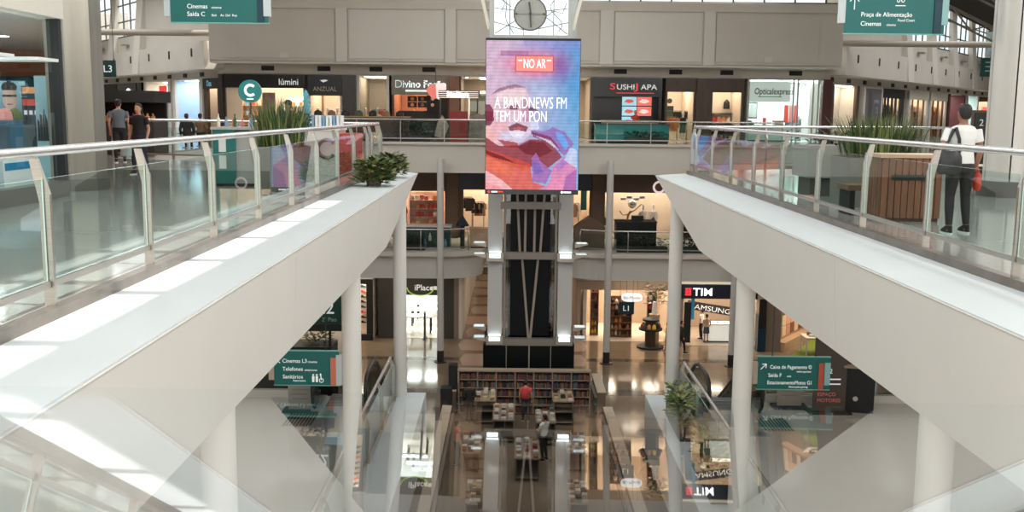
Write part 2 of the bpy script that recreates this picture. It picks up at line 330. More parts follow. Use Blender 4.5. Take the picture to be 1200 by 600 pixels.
# ------------------------------------------------------------------ wings (walls with fins and windows over the side shops)
def wing(side, length, n0):
    ang = math.radians(53.6)*side
    d = Vector((.594, .805*side, 0)) if side > 0 else Vector((.594, -.805, 0))
    org = Vector((17.0, 57.2, 0)) if side > 0 else Vector((-17.0, 57.2, 0))-d*length
    nm = 'right' if side > 0 else 'left'
    def st(mb, name, label, mat=BEIGE):
        o = mb.build(name, mat); o.location = org; o.rotation_euler = (0, 0, ang); return struct(o, label)
    L = length
    wl = st(MB().box(0, L, -1.0, .3, 3.75, 5.3).box(0, L, -.6, .3, 5.3, 6.35), 'wall_%s_wing' % nm, 'stepped beige wall over the shops of the %s wing' % nm)
    # plain wall near the corner, windows beyond
    tt = lambda t: t if side > 0 else L-t
    a, b = sorted((tt(0), tt(12.2)))
    MB().box(a, b, -.6, .3, 6.35, 9.4).build('wall_panel', BEIGE, wl)
    t = 12.2; k = 0
    while t < L-1:
        t1 = min(t+6.2, L); wa, wb = sorted((tt(t+1.3), tt(t1)))
        fin = MB(); x0, x1 = sorted((tt(t), tt(t+1.3)))
        lean = .55*side
        q = [(x0, -.55, 3.75), (x1, -.55, 3.75), (x1, .3, 3.75), (x0, .3, 3.75)]
        fin.add([(x0, -1.12, 3.75), (x1, -1.12, 3.75), (x1, -.5, 3.75), (x0, -.5, 3.75), (x0-lean, -.68, 9.4), (x1-lean, -.68, 9.4), (x1-lean, -.5, 9.4), (x0-lean, -.5, 9.4)],
                [(0, 3, 2, 1), (4, 5, 6, 7), (0, 1, 5, 4), (1, 2, 6, 5), (2, 3, 7, 6), (3, 0, 4, 7)])
        fin.build('sloping_fin', BEIGE2, wl)
        wn = MB()
        for i in range(4):
            xa = wa+(wb-wa)*i/3; wn.box(xa-.05, xa+.05, -.62, -.54, 6.35, 9.4)
        for zz in (6.4, 7.4, 8.5): wn.box(wa, wb, -.62, -.54, zz-.04, zz+.04)
        n0[0] += 1
        wo = st(wn, 'window_%d' % n0[0], 'gridded clerestory window in the %s wing, %s from the corner' % (nm, ['first', 'second', 'third', 'fourth', 'fifth', 'sixth'][k]), M('dark_mullion'))
        for i in range(3): MB().box(wa+(wb-wa)*i/3+.05, wa+(wb-wa)*(i+1)/3-.05, -.59, -.57, 6.35, 9.38).build('pane', GLASSD, wo)
        MB().box((wa+wb)/2-.35, (wa+wb)/2+.35, -.95, -.62, 5.75, 5.85).build('wall_bracket', STEEL, wl)
        t += 6.2; k += 1
    for i in range(int(L/4)): MB().box(2+i*4-.09, 2+i*4+.09, -1.04, -1.0, 4.5, 4.95).build('wall_slot', BLACKM, wl)
    band = st(MB().box(0, L, .2, .45, 3.3, 3.8).box(0, L, -1.0, 5, 3.74, 3.78), 'trim_%d' % (8 if side > 0 else 7), 'plaster band over the shops of the %s wing' % nm)
    for i in range(int(L/3)): MB().box(1.2+i*3-.3, 1.2+i*3+.3, .15, .21, 3.45, 3.68).build('air_vent', BLACKM, band)
    st(MB().box(0, L, 6, 6.2, 0, 3.8), 'wall_%s_wing_back' % nm, 'wall behind the shops of the %s wing' % nm, BROWNW)
    return org, ang, tt
NW = [1]
WL = wing(-1, 32, NW); WR = wing(1, 47, NW)
vwall('wall_right_wing_end', (44, 94), (60, 86), 0, RZ, BEIGE, 'beige end wall of the right wing')
# tie tubes across the wings
for px0, px1, py, Y, lb in ((60, 253, 38, 56.5, 'long horizontal beige tube under the ceiling, left'), (985, 1230, 52, 56.5, 'long horizontal beige tube under the ceiling, right')):
    a, b = AT(px0, py, Y), AT(px1, py, Y); b.z = a.z = (a.z+b.z)/2
    mb = MB().tube([a, b], .17, 14); e = b if px0 < 300 else a
    o = mb.build('tie_tube', M('tube_paint', (.42, .36, .29), .5), None, True); tag(o, lb, 'tube')
    MB().tube([e-Vector((.06, 0, 0)), e+Vector((.06, 0, 0))], .24, 14).build('end_flange', M('tube_paint'), o, True)
# dark trussed roof slope over the right wing
p0, p1 = AT(1104, 8, 48), AT(1196, 54, 48); dirv = (p1-p0)
ro = thing('trussed_roof', 'dark trussed roof slope high above the right gallery', 'roof', p1)
rel = lambda p: p-p1
mb = MB(); c = [rel(p0-dirv*.4), rel(p1+dirv*.6)]; c += [c[1]+Vector((0, -14, 3.2)), c[0]+Vector((0, -14, 3.2))]
mb.add([v for v in c]+[v+Vector((.1, 0, .25)) for v in c], [(3, 2, 1, 0), (4, 5, 6, 7), (0, 1, 5, 4), (1, 2, 6, 5), (2, 3, 7, 6), (3, 0, 4, 7)])
mb.build('deck', M('dark_roof_deck', (.06, .05, .04), .7), ro)
for k in range(5):
    f = (k+.3)/5; off = Vector((0, -14*f, 3.2*f-.25)); a_, b_ = c[0]+off, c[1]+off
    MB().bar(a_, b_, .12).build('truss_chord', M('truss_steel', (.30, .27, .23), .5, .3), ro)
    MB().bar(a_+Vector((0, 0, -.6)), b_+Vector((0, 0, -.6)), .08).build('truss_chord', M('truss_steel'), ro)
    for i in range(9):
        q0, q1 = a_.lerp(b_, i/9)+Vector((0, 0, -.6 if i % 2 else 0)), a_.lerp(b_, (i+1)/9)+Vector((0, 0, 0 if i % 2 else -.6))
        MB().bar(q0, q1, .06).build('truss_web', M('truss_steel'), ro)
# ------------------------------------------------------------------ columns
def column(x, y, z0, z1, r, label, collar=0, base=False, group=None):
    t = thing('column', label, 'column', (x, y, z0), 0, group)
    MB().cyl((0, 0), r, 0, z1-z0, 32).build('shaft', WHITE, t, True)
    if collar:
        MB().cyl((0, 0), r+.012, .04, collar, 32).build('collar', M('dark_collar', (.06, .055, .05), .35, .6), t, True)
        MB().cyl((0, 0), r+.16, 0, .04, 32).build('base_ring', BLACKM, t, True)
    return t
for s_, nm in ((-1, 'left'), (1, 'right')):
    for y, zt, w_ in ((9.1, -1.2, 'nearest'), (16.9, -1.2, 'middle'), (24.3, -.5, 'farthest')):
        column(s_*3.38, y, Z2+.10, zt, .163, 'round white column under the %s edge beam, %s of three' % (nm, w_))
    column(s_*4.25, 50.2, Z1, -.8, .17, 'slim white column before the far galleries, %s of the lift tower' % nm, .62)
column(10.6, 49.9, Z1, Z2-.2, .17, 'slim white column with dark foot in front of the phone shop', .62)
column(-11.2, 49.9, Z1, Z2-.2, .17, 'slim white column far left on the ground floor', .62)
# steel clad pillars of the upper gallery
t = thing('clad_pillar', 'brushed steel clad pillar beside the left shop window', 'pillar', (-8.72, 18.75, 0))
oc = lambda r, rot=0: [(r*math.cos(math.radians(45*k+22.5+rot)), r*math.sin(math.radians(45*k+22.5+rot))) for k in range(8)]
MB().prism([(-.40, -.30), (.02, -.44), (.36, -.12), (.40, .32), (.1, .45), (-.40, .40)], .22, 9.35).build('cladding', PILST, t)
MB().prism([(-.43, -.33), (.03, -.47), (.39, -.14), (.43, .34), (.1, .48), (-.43, .43)], 0, .22).build('plinth', M('plinth_steel', (.20, .19, .17), .3, .7), t)
t = thing('clad_pillar', 'thick pale panelled pillar at the right edge behind the walking woman', 'pillar', (9.05, 19.5, 0))
for a0 in range(0, 360, 60):
    q = rcorner(0, 0, .52, a0+1.5, a0+58.5, 6)+rcorner(0, 0, .40, a0+58.5, a0+1.5, 6)
    MB().prism(q, .3, 9.35).build('panel', M('pale_panel', (.62, .60, .56), .35, .2), t, True)
MB().cyl((0, 0), .42, .3, 9.34, 24).build('core', BLACKM, t, True)
MB().cyl((0, 0), .62, 0, .3, 32).build('plinth', M('plinth_dark', (.09, .085, .075), .4), t, True)
# ------------------------------------------------------------------ railings
def railing(name, label, pts, z0, side, posts=None, h=1.18, step=2.12, bottom=True, mat=None, glass=True):
    """rail along pts; side = which way the posts kink (+1 / -1, to the left of travel)"""
    mat = mat or STEEL
    P = [Vector((x, y, z0)) for x, y in pts]; t = thing(name, label, 'railing', P[0])
    org = P[0]; seg = []; tot = 0
    for a, b in zip(P, P[1:]): seg.append((tot, (b-a).length, a, b)); tot += (b-a).length
    def pos(s):
        for s0, l, a, b in seg:
            if s <= s0+l+1e-6: return a.lerp(b, max(0, (s-s0)/l)), (b-a).normalized()
        return P[-1], (P[-1]-P[-2]).normalized()
    n = max(1, round(tot/step)); ss = posts or [tot*i/n for i in range(n+1)]
    top = []; pm = None
    for s in ss:
        p, d = pos(s); nn = Vector((-d.y, d.x, 0))*side; q = p-org
        mb = MB(); wv = d*.018; prof = [(-.04, 0), (.04, 0), (.04, .80), (.105, h-.05), (.04, h-.05), (-.04, .86)]
        vs = [q+nn*a+Vector((0, 0, z))+wv*e for e in (-1, 1) for a, z in prof]
        mb.add(vs, [tuple(range(6)), tuple(range(6, 12))[::-1]]+[(i, 6+i, 6+(i+1) % 6, (i+1) % 6) for i in range(6)])
        mb.build('post', mat, t)
    hr = [Vector(p-org)+Vector((-((P[min(i+1, len(P)-1)]-P[max(i-1, 0)]).normalized()).y, (P[min(i+1, len(P)-1)]-P[max(i-1, 0)]).normalized().x, 0))*side*.075+Vector((0, 0, h)) for i, p in enumerate(P)]
    MB().tube(hr, .038, 12).build('handrail', RAILM, t, True)
    for s0, s1 in zip(ss, ss[1:]):
        p0, d0 = pos(s0+.03); p1, d1 = pos(s1-.03)
        if (p1-p0).length < .2: continue
        if glass:
            _g = MB().add([p0-org+Vector((0, 0, .20)), p1-org+Vector((0, 0, .20)), p1-org+Vector((0, 0, .98)), p0-org+Vector((0, 0, .98))], [(0, 1, 2, 3)]).build('glass_pane', [GLASS, M('polished_glass_edge', (.62, .74, .71), .25)], t); _m = _g.modifiers.new('thickness', 'SOLIDIFY'); _m.thickness = .012; _m.material_offset_rim = 1
        if bottom: MB().bar(p0-org+Vector((0, 0, .17)), p1-org+Vector((0, 0, .17)), .04, .05).build('bottom_rail', mat, t)
    return t
lp = [7.6-2.12*4+2.12*i for i in range(14)]
ps = [y+4 for y in lp if -4 <= y <= 27.2]
railing('glass_railing', 'long glass railing with steel handrail along the left upper gallery', [(-4.18, -4), (-4.18, 27.1)], 0, 1, posts=ps+[29.3, 31.1])
lp = [9.46-2.12*6+2.12*i for i in range(16)]
railing('glass_railing', 'long glass railing with steel handrail along the right upper gallery', [(4.18, -4), (4.18, 27.1)], 0, -1, posts=[y+4 for y in lp if -4 <= y <= 26.6]+[31.1])
railing('glass_railing', 'glass railing across the end of the left upper gallery', [(-4.3, 27.3), (-12.9, 30.9)], 0, -1)
railing('glass_railing', 'glass railing across the end of the right upper gallery', [(4.3, 27.3), (12.9, 30.9)], 0, 1)
railing('glass_railing', 'glass railing of the far upper gallery, left of the lift tower', [(-13, 51.15), (-1.9, 51.15)], 0, 1, h=1.12, step=2.4)
railing('glass_railing', 'glass railing of the far upper gallery, right of the lift tower', [(1.9, 51.15), (13, 51.15)], 0, 1, h=1.12, step=2.4)
railing('glass_railing', 'glass railing of the far middle gallery, left of the lift tower', [(-13, 51.1), (-4.2, 51.1), (-2.9, 51.7)], Z2, 1, h=1.12, step=2.4)
railing('glass_railing', 'glass railing of the far middle gallery, right of the lift tower', [(2.9, 51.7), (4.2, 51.1), (13, 51.1)], Z2, 1, h=1.12, step=2.4)
railing('glass_railing', 'glass railing beside the void on the middle level, left', [(-3.53, 4), (-3.53, 24.1)], Z2, 1, h=1.1)
railing('glass_railing', 'glass railing beside the void on the middle level, right', [(3.53, 4), (3.53, 23.9)], Z2, -1, h=1.1)
for s_, nm in ((-1, 'left'), (1, 'right')):
    railing('glass_railing', 'low glass railing at the end of the middle gallery behind the %s sign stand' % nm, [(s_*5.75, 24.4), (s_*16, 24.4)] if s_ > 0 else [(-16, 24.4), (-5.75, 24.4)], Z2, 1, h=1.0, step=2.6)
    o = MB().box(*sorted((s_*5.75, s_*16)), 24.32, 24.5, Z2, Z2+.18).build('trim_%d' % (9+(s_ > 0)), WHITE); struct(o, 'white kerb under the railing at the end of the middle gallery, %s' % nm)
# ------------------------------------------------------------------ lift tower with screen and clock
TY = 43.0
tw = thing('lift_tower', 'black glazed lift tower with white columns and diagonal bars in the middle of the atrium', 'lift tower', (.16, TY, Z1))
hz = lambda z: z-Z1
DG = M('tower_black_glass', (.006, .008, .009), .35, spec=.12)
GREYB = M('tower_beam_grey', (.26, .235, .21), .45, .4)
WC = M('tower_white_cladding', (.50, .50, .49), .45)
for s_ in (-1, 1):
    MB().box(*sorted((s_*1.20, s_*1.84)), -.02, .6, hz(-8.25), hz(6.3)).build('corner_column', WC, tw, bevel=.02)
    MB().box(*sorted((s_*1.06, s_*1.16)), .0, .5, hz(-8.3), hz(-1.2)).build('mullion', GREYB, tw)
    MB().box(*sorted((s_*.86, s_*1.06)), .12, .2, hz(-8.2), hz(-1.2)).build('side_pane', glassmat('tower_side_glass', (.55, .6, .58), 1.7), tw)
MB().box(-.86, .86, .2, .4, hz(-8.2), hz(-1.2)).build('shaft_glass', DG, tw)
MB().box(-.95, .95, .5, 3.4, hz(-11.1), hz(4)).build('shaft', M('shaft_black', (.006, .006, .006), .8, spec=.1), tw)
MB().box(-2.02, 1.98, -.02, 3.4, 0.03, hz(-8.55)).build('base_cladding', DG, tw)
for x in (-1.0, .95): MB().box(x-.02, x+.02, -.05, -.015, 0.05, hz(-8.55)).build('base_joint', GREYB, tw)
for z in (-2.42, -4.6, -8.42): MB().box(-1.3 if z > -8 else -1.9, 1.3 if z > -8 else 1.9, -.1, .25, hz(z-.17), hz(z+.13)).build('cross_beam', GREYB, tw)
for a, b, z0, z1 in ((-.62, -.45, -1.3, -4.5), (-.21, -.23, -1.3, -4.5), (.19, .17, -1.3, -4.5), (.63, .43, -1.3, -4.5), (-.36, -.04, -4.6, -8.3), (.36, .04, -4.6, -8.3)):
    MB().bar((a, .12, hz(z0)), (b, .12, hz(z1)), .10).build('diagonal_bar', M('diagonal_bar_brown', (.30, .25, .215), .5), tw)
MB().bar((0, -.04, hz(-8.5)), (0, -.04, .1), .06).build('diagonal_bar', M('diagonal_bar_brown'), tw)
for s_ in (-1, 1):
    for z in (-4.62, -8.28):
        l = thing('tower_lamp', '%s floodlight at the foot of the white tower column, %s row' % ('left' if s_ < 0 else 'right', 'upper' if z > -6 else 'lower'), 'lamp', (.16+s_*1.52, TY-.12, z))
        MB().box(-.36, .36, -.2, .1, -.22, .16).build('housing', STEEL, l)
        MB().box(-.24, .24, -.215, -.2, -.06, .12).build('lens', LAMPC, l)
        MB().box(-.26, .26, -.16, .08, .16, .175).build('uplight_lens', LAMPC, l)
        for dz in (.02, .5):
            MB().ext([(s_*.38, dz-.1), (s_*.95, dz+.05), (s_*.95, dz+.09), (s_*.38, dz+.09)], -.28, .22).build('side_fin', STEEL, l)
            MB().box(*sorted((s_*.45, s_*.9)), -.26, .2, dz+.09, dz+.10).build('side_lens', M('cool_lamp_soft', (.85, .96, 1), .5, emit=.45), l)
        pl = bpy.data.lights.new('tower_uplight', 'SPOT'); pl.energy = 45; pl.color = (.75, .95, 1); pl.spot_size = math.radians(75); pl.spot_blend = .8; pl.shadow_soft_size = .12
        po = bpy.data.objects.new('tower_uplight', pl); COL.objects.link(po); po.parent = l; po.location = (0, -.45, .15); po.rotation_euler = (math.radians(195), 0, 0)
# tower head with clock
hd = thing('clock_gantry', 'open steel frame with curved tracery and glass given a daylight glow on top of the lift tower', 'frame', (.05, 41.2, 4.36))
for s_ in (-1, 1): MB().box(*sorted((s_*1.48, s_*1.66)), -.1, .15, 0, 4.8).build('frame_post', M('head_frame_grey', (.42, .43, .41), .45, .3), hd)
MB().box(-1.66, 1.66, -.12, .15, 0, .24).build('frame_rail', M('head_frame_grey'), hd)
MB().box(-1.66, 1.66, -.12, .15, 4.6, 4.8).build('frame_rail', M('head_frame_grey'), hd)
MB().box(-1.48, 1.48, .06, .10, .24, 4.6).build('glowing_pane', M('glowing_pane', (.86, .93, .95), .4, emit=.72), hd)  # glow put into the pane to stand for daylight behind it
def tracery(pts): MB().tube([(x, .02, z) for x, z in pts], .018, 6).build('tracery_bar', M('tracery_grey', (.25, .28, .28), .5), hd)
for x in (-.86, .9): tracery([(x, .1), (x, 4.5)])
tracery([(-1.48, .75), (-.3, .45), (-.3, .24)]); tracery([(.3, .24), (.3, .5), (1.48, .75)])
tracery([(-1.45, .3), (-.5, .9)]); tracery([(.6, .95), (1.45, .3)]); tracery([(-1.45, 1.3), (-.55, 1.2)]); tracery([(-1.45, 1.8), (-.8, 1.35)]); tracery([(.6, 1.2), (1.45, 1.3)])
tracery([(-1.05+.06*math.sin(k*.5), 2.2-.2*k) if k < 7 else (-1.0+.1*(k-7), .8-.17*(k-7)) for k in range(11)])
tracery([(1.0+.25*math.sin(k*.9), 2.4-.2*k) for k in range(11)]); tracery([(.55, .95), (.9, 1.2), (1.25, 1.1), (1.4, 1.5)])
tracery([(-1.3, 2.0), (-1.05, 1.5), (-1.2, 1.2)])
for s_ in (-1, 1): MB().bar((s_*1.68, 0, .45), (s_*2.35, -.2, 3.2), .13).build('brace', M('brace_cream', (.72, .69, .6), .5), hd)
ck = thing('clock', 'large round grey clock with two dark hands above the screen', 'clock', (.0, 41.05, 5.42))
MB().disc((0, 0, 0), .63, -.1, .02, 48).build('dial', M('clock_dial', (.36, .36, .33), .6, noise=.08, ns=3), ck)
rim = MB(); N = 48
rim.tube([(.64*math.cos(2*PI*k/N), -.09, .64*math.sin(2*PI*k/N)) for k in range(N+1)], .03, 8, False); rim.build('rim', M('clock_rim', (.12, .11, .1), .4), ck, True)
MB().box(-.6, .6, -.125, -.1, -.025, .025).build('dial_bar', M('clock_bar', (.28, .27, .24), .5), ck)
for s_ in (-1, 1): MB().ball((s_*.55, -.12, 0), .045, 8).build('bar_stud', M('clock_rim'), ck, True)
MB().bar((.02, -.15, .02), (-.05, -.15, .45), .055, .02).build('hour_hand', BLACK, ck); MB().bar((.0, -.165, .05), (.03, -.165, -.54), .05, .02).build('minute_hand', BLACK, ck)
MB().disc((0, 0, 0), .05, -.19, -.1, 16).build('hand_boss', BLACK, ck)
# LED screen
sc_ = thing('led_screen', 'tall glowing advertising screen with a bearded man in headphones and white words', 'screen', (.135, 40.5, -1.76))
SW, SH = 1.865, 6.1
MB().box(-SW-.02, SW+.02, .02, .45, 0, SH+.06).build('housing', BLACKM, sc_)
MB().box(-SW-.02, SW+.02, -.03, .45, SH, SH+.09).build('top_cap', BLACKM, sc_)
MB().box(-SW-.02, SW+.02, -.03, .04, 0, .20).build('bottom_bezel', BLACK, sc_)
for s_ in (-1, 1): MB().box(*sorted((s_*1.2, s_*1.5)), .3, 3.1, 1.0, 1.2).box(*sorted((s_*1.2, s_*1.5)), .3, 3.1, 4.6, 4.8).build('bracket', GREYB, sc_)
c1 = lambda pts: [((565+x/6.317-570)/110, (40+y/6.317-48)/173.0) for x, y in pts]
c2 = lambda pts: [((565+x/5.717-570)/110, (130+y/5.717-48)/173.0) for x, y in pts]
LAY = [
 (c1([(60, 440), (130, 392), (240, 368), (330, 400), (365, 480), (360, 620), (60, 620)]), S(218, 184, 196)),
 (c1([(66, 446), (130, 395), (250, 365), (330, 392), (250, 392), (140, 418)]), S(150, 108, 138)),
 (c1([(110, 440), (190, 400), (320, 410), (340, 500), (110, 500)]), S(228, 200, 208)),
 (c2([(30, 90), (90, 40), (180, 30), (335, 40), (338, 140), (290, 190), (240, 212), (150, 195), (100, 220), (40, 160)]), S(216, 190, 208)),
 (c2([(70, 60), (185, 60), (175, 130), (110, 180), (60, 130)]), S(226, 172, 182)),
 (c2([(100, 120), (180, 140), (320, 130), (280, 195), (180, 190)]), S(206, 198, 222)),
 (c2([(180, 100), (240, 72), (315, 100), (300, 132), (240, 120), (190, 128)]), S(118, 40, 58)), (c2([(200, 110), (250, 100), (290, 112), (250, 122)]), S(196, 92, 92)),
 (c1([(180, 545), (235, 520), (280, 548), (240, 556)]), S(110, 36, 60)), (c1([(310, 548), (350, 525), (425, 560), (360, 560)]), S(105, 40, 75)),
 (c1([(285, 480), (330, 470), (350, 560), (350, 640), (310, 640)]), S(186, 140, 166)), (c1([(150, 470), (270, 455), (290, 500), (170, 515)]), S(236, 212, 214)), (c1([(170, 530), (270, 515), (285, 530), (180, 545)]), S(150, 92, 118)), (c2([(185, 130), (300, 135), (270, 175), (210, 170)]), S(226, 222, 236)), (c2([(110, 185), (240, 205), (260, 240), (160, 235)]), S(166, 66, 66)),
 (c2([(20, 0), (78, 0), (84, 55), (55, 96), (20, 92)]), S(108, 30, 54)), (c1([(30, 520), (60, 515), (90, 560), (80, 640), (30, 640)]), S(122, 36, 62)),
 (c2([(20, 90), (60, 100), (110, 200), (170, 240), (20, 175)]), S(232, 176, 170)),
 (c2([(330, 60), (380, 60), (390, 110), (360, 130), (335, 120)]), S(206, 210, 232)),
 (c2([(20, 165), (120, 230), (250, 222), (330, 182), (430, 188), (510, 250), (548, 300), (430, 392), (380, 330), (330, 372), (20, 290)]), S(142, 40, 44)),
 (c2([(240, 235), (330, 195), (420, 200), (480, 260), (400, 300), (300, 280)]), S(112, 32, 44)),
 (c2([(20, 245), (330, 345), (335, 385), (270, 385), (20, 300)]), S(196, 72, 60)), (c2([(20, 255), (150, 300), (300, 380), (290, 392), (120, 330), (20, 275)]), S(110, 28, 36)),
 (c2([(20, 290), (335, 372), (350, 470), (445, 500), (345, 540), (240, 540), (140, 460), (20, 392)]), S(214, 92, 70)), (c2([(20, 300), (140, 340), (240, 420), (120, 420), (20, 360)]), S(226, 112, 86)),
 (c2([(20, 388), (140, 458), (240, 545), (20, 545)]), S(238, 176, 178)), (c2([(20, 470), (120, 500), (160, 545), (20, 545)]), S(240, 150, 160)),
 (c2([(340, 310), (370, 270), (400, 330), (480, 392), (440, 480), (350, 470)]), S(160, 104, 172)), (c2([(345, 330), (390, 340), (420, 400), (360, 420)]), S(122, 96, 180)),
 (c2([(330, 120), (420, 130), (480, 100), (560, 130), (625, 210), (600, 250), (560, 290), (500, 240), (470, 200), (350, 160)]), S(146, 106, 176)),
 (c2([(330, 130), (460, 160), (540, 250), (480, 215), (350, 165)]), S(126, 52, 96)), (c2([(500, 130), (560, 150), (592, 222), (570, 252), (520, 190)]), S(104, 160, 226)),
 (c2([(340, 150), (470, 190), (520, 250), (430, 190)]), S(214, 196, 214)),
 (c2([(345, 545), (460, 480), (490, 360), (600, 262), (640, 350), (640, 545)]), S(214, 128, 172)), (c2([(500, 360), (600, 265), (605, 320), (520, 400)]), S(170, 120, 190)),
 (c2([(560, 320), (600, 235), (645, 250), (645, 370), (610, 350)]), S(190, 204, 232)), (c2([(575, 430), (645, 380), (645, 545), (555, 545)]), S(170, 102, 172)), (c2([(470, 470), (560, 420), (555, 545), (430, 545)]), S(228, 140, 176)),
]
def led(u, v):
    c = lerp(S(204, 176, 200), S(86, 152, 206), (u-.18)/.75+.05*math.sin(9*v))
    c = lerp(c, S(150, 188, 222), max(0, (v-.3)*1.2)*max(0, min(1, (u-.45)*3)))
    g = math.exp(-(((u-.52)/.30)**2+((v-.155)/.085)**2)**1.3); c = lerp(c, S(236, 104, 132), g)
    g2 = math.exp(-(((u-.80)/.10)**2+((v-.17)/.10)**2)); c = lerp(c, S(120, 84, 160), g2*.8)
    if .07 < v < .105 and .15 < u < .45: c = lerp(c, S(160, 100, 150), .7)
    if v < .1: c = lerp(c, S(150, 130, 200), (1-v/.1)*.5*(u > .4))
    g3 = math.exp(-(((u-.6)/.16)**2+((v-.36)/.08)**2)); c = lerp(c, S(178, 190, 222), g3*.7)
    for p, col in LAY:
        if inside(p, u, v): c = lerp(c, col, .9)
    q_ = math.sin(int(u*31)*12.9898+int(v*47)*78.233)*43758.5453; q_ -= math.floor(q_); q2 = math.sin(int(u*12+v*5)*4.1+int(v*19-u*4)*9.7)*.5
    k = 1+.10*(q_-.5)+.09*q2+.06*(1 if int(v*88) % 2 else -1)+.04*math.sin(u*57+v*31)
    return tuple(max(0, q*k) for q in c)
picture('picture', -SW, SW, .2, SH, 124, 176, led, sc_, -.005, emit=1.0)
LT = M('screen_white', (.95, .96, 1), .5, emit=.95)
toz = lambda y: .2+(SH-.2)*(1-(y-48)/173.0); tox = lambda x: -SW+2*SW*(x-570)/110.0
bd = MB().box(tox(605), tox(648), -.02, -.006, toz(83), toz(66)).build('badge', M('badge_red', S(226, 120, 112), .5, emit=.7), sc_)
MB().box(tox(605)-.03, tox(648)+.03, -.012, -.0055, toz(83)-.03, toz(66)+.03).build('badge_border', M('badge_edge', S(150, 50, 60), .5, emit=.6), sc_)
MB().box(tox(607), tox(612), -.026, -.021, toz(71.3), toz(70)).build('badge_stroke', LT, sc_); MB().box(tox(641), tox(646), -.026, -.021, toz(71.3), toz(70)).build('badge_stroke', LT, sc_)
text('NO AR', toz(68.5)-toz(79.5), LT, sc_, (tox(626.5), -.03, toz(79.5)), sx=.55, align='CENTER', bold=0)
text('A BANDNEWS FM', toz(112)-toz(126), LT, sc_, (tox(580), -.02, toz(126)), sx=.555, bold=-.014)
text('TEM UM PON', toz(128)-toz(141.5), LT, sc_, (tox(580), -.02, toz(141.5)), sx=.555, bold=-.014)
MB().disc((tox(574), 0, .1), .05, -.04, -.03, 12).build('mark', M('mark_red', S(230, 60, 60), .5, emit=.8), sc_)
MB().box(tox(577), tox(584), -.04, -.03, .075, .125).build('mark', LT, sc_); MB().box(tox(584.3), tox(591), -.04, -.03, .075, .125).build('mark', M('mark_red'), sc_)
MB().disc((tox(661), 0, .1), .05, -.04, -.03, 12).build('mark', LT, sc_); MB().box(tox(663), tox(672), -.04, -.03, .07, .13).build('mark', LT, sc_)
# ------------------------------------------------------------------ shop units
WARMW = M('warm_cream_wall', (.66, .57, .47), .6, noise=.05, ns=1); SHOPW = M('shop_white', (.80, .82, .80), .5)
LAMPW = M('warm_shop_lamp', (1, .87, .69), .5, emit=11); LAMPN = M('neutral_shop_lamp', (.92, 1, .98), .5, emit=9)
SFLOOR = M('shop_floor', (.42, .34, .27), .2); GREYD = M('dark_grey_metal', (.05, .05, .05), .4, .3)
def shop(name, label, loc, rz, w_, h, d=4.5, wall=None, fas=None, fh=.7, jamb=None, lamp=None, nl=2, glass=False, jw=.12, floor=None):
    t = thing(name, label, 'shop', loc, rz); wall = wall or WARMW; jamb = jamb or BROWNW
    MB().box(0, w_, d, d+.1, 0, h).build('back_wall', wall, t)
    for x in (0, w_-.06): MB().box(x, x+.06, .1, d, 0, h).build('side_wall', wall, t)
    MB().box(0, w_, .1, d, h-.02, h+.05).build('ceiling_panel', SHOPW, t)
    MB().box(0, w_, 0, d, .0, .015).build('floor_finish', floor or SFLOOR, t)
    for x in (0, w_-jw): MB().box(x, x+jw, -.06, .12, 0, h).build('jamb', jamb, t)
    if fas: MB().box(0, w_, -.10, .12, h-fh, h).build('fascia', fas, t)
    lamp = lamp or LAMPW
    for i in range(nl):
        xc = w_*(i+.5)/nl; MB().box(xc-.35*w_/nl, xc+.35*w_/nl, d*.25, d*.75, h-.05, h-.021).build('ceiling_lamp', lamp, t)
    if glass: MB().box(jw, w_-jw, 0, .02, .1, h-fh if fas else h).build('front_glass', GLASSD, t)
    return t
def W(t, p):                                      # local place in a shop to a place in the hall
    c, s = math.cos(t.rotation_euler.z), math.sin(t.rotation_euler.z)
    return Vector((t.location.x+p[0]*c-p[1]*s, t.location.y+p[0]*s+p[1]*c, t.location.z+p[2]))
# ---- goods
_GM = {}
def gmesh(kind, size, mat):
    k = (kind, size, mat.name)
    if k not in _GM:
        x, y, z = size; mb = MB()
        if kind == 'box': mb.box(-x/2, x/2, -y/2, y/2, 0, z)
        elif kind == 'bottle': mb.rings([(0, 0, 0, x/2, x/2), (0, 0, z*.6, x/2, x/2), (0, 0, z*.75, x*.2, x*.2), (0, 0, z, x*.2, x*.2)], 8)
        elif kind == 'garment':                   # a top on a hanger, seen from the front
            mb.ext([(-x*.2, 0), (-x*.5, -z*.12), (-x*.56, -z*.5), (-x*.40, -z*.52), (-x*.36, -z*.3), (-x*.4, -z), (x*.4, -z), (x*.36, -z*.3), (x*.40, -z*.52), (x*.56, -z*.5), (x*.5, -z*.12), (x*.2, 0), (0, -z*.06)], -y/2, y/2)
        elif kind == 'bag': mb.rings([(0, 0, 0, x*.5, y*.5), (0, 0, z*.1, x*.55, y*.55), (0, 0, z*.7, x*.48, y*.45), (0, 0, z*.95, x*.2, y*.2), (0, 0, z, x*.1, y*.1)], 10)
        elif kind == 'shoe': mb.ext([(-x/2, 0), (x/2, 0), (x/2, z*.4), (x*.1, z*.5), (-x*.2, z), (-x/2, z)], -y/2, y/2)
        me = bpy.data.meshes.new(kind); me.from_pydata(mb.v, [], mb.f); me.materials.append(mat); _GM[k] = me
    return _GM[k]
def put(name, label, cat, group, kind, size, mat, loc, rz=0):
    o = bpy.data.objects.new(name, gmesh(kind, size, mat)); COL.objects.link(o); o.location = loc; o.rotation_euler = (0, 0, rz); return tag(o, label, cat, group)
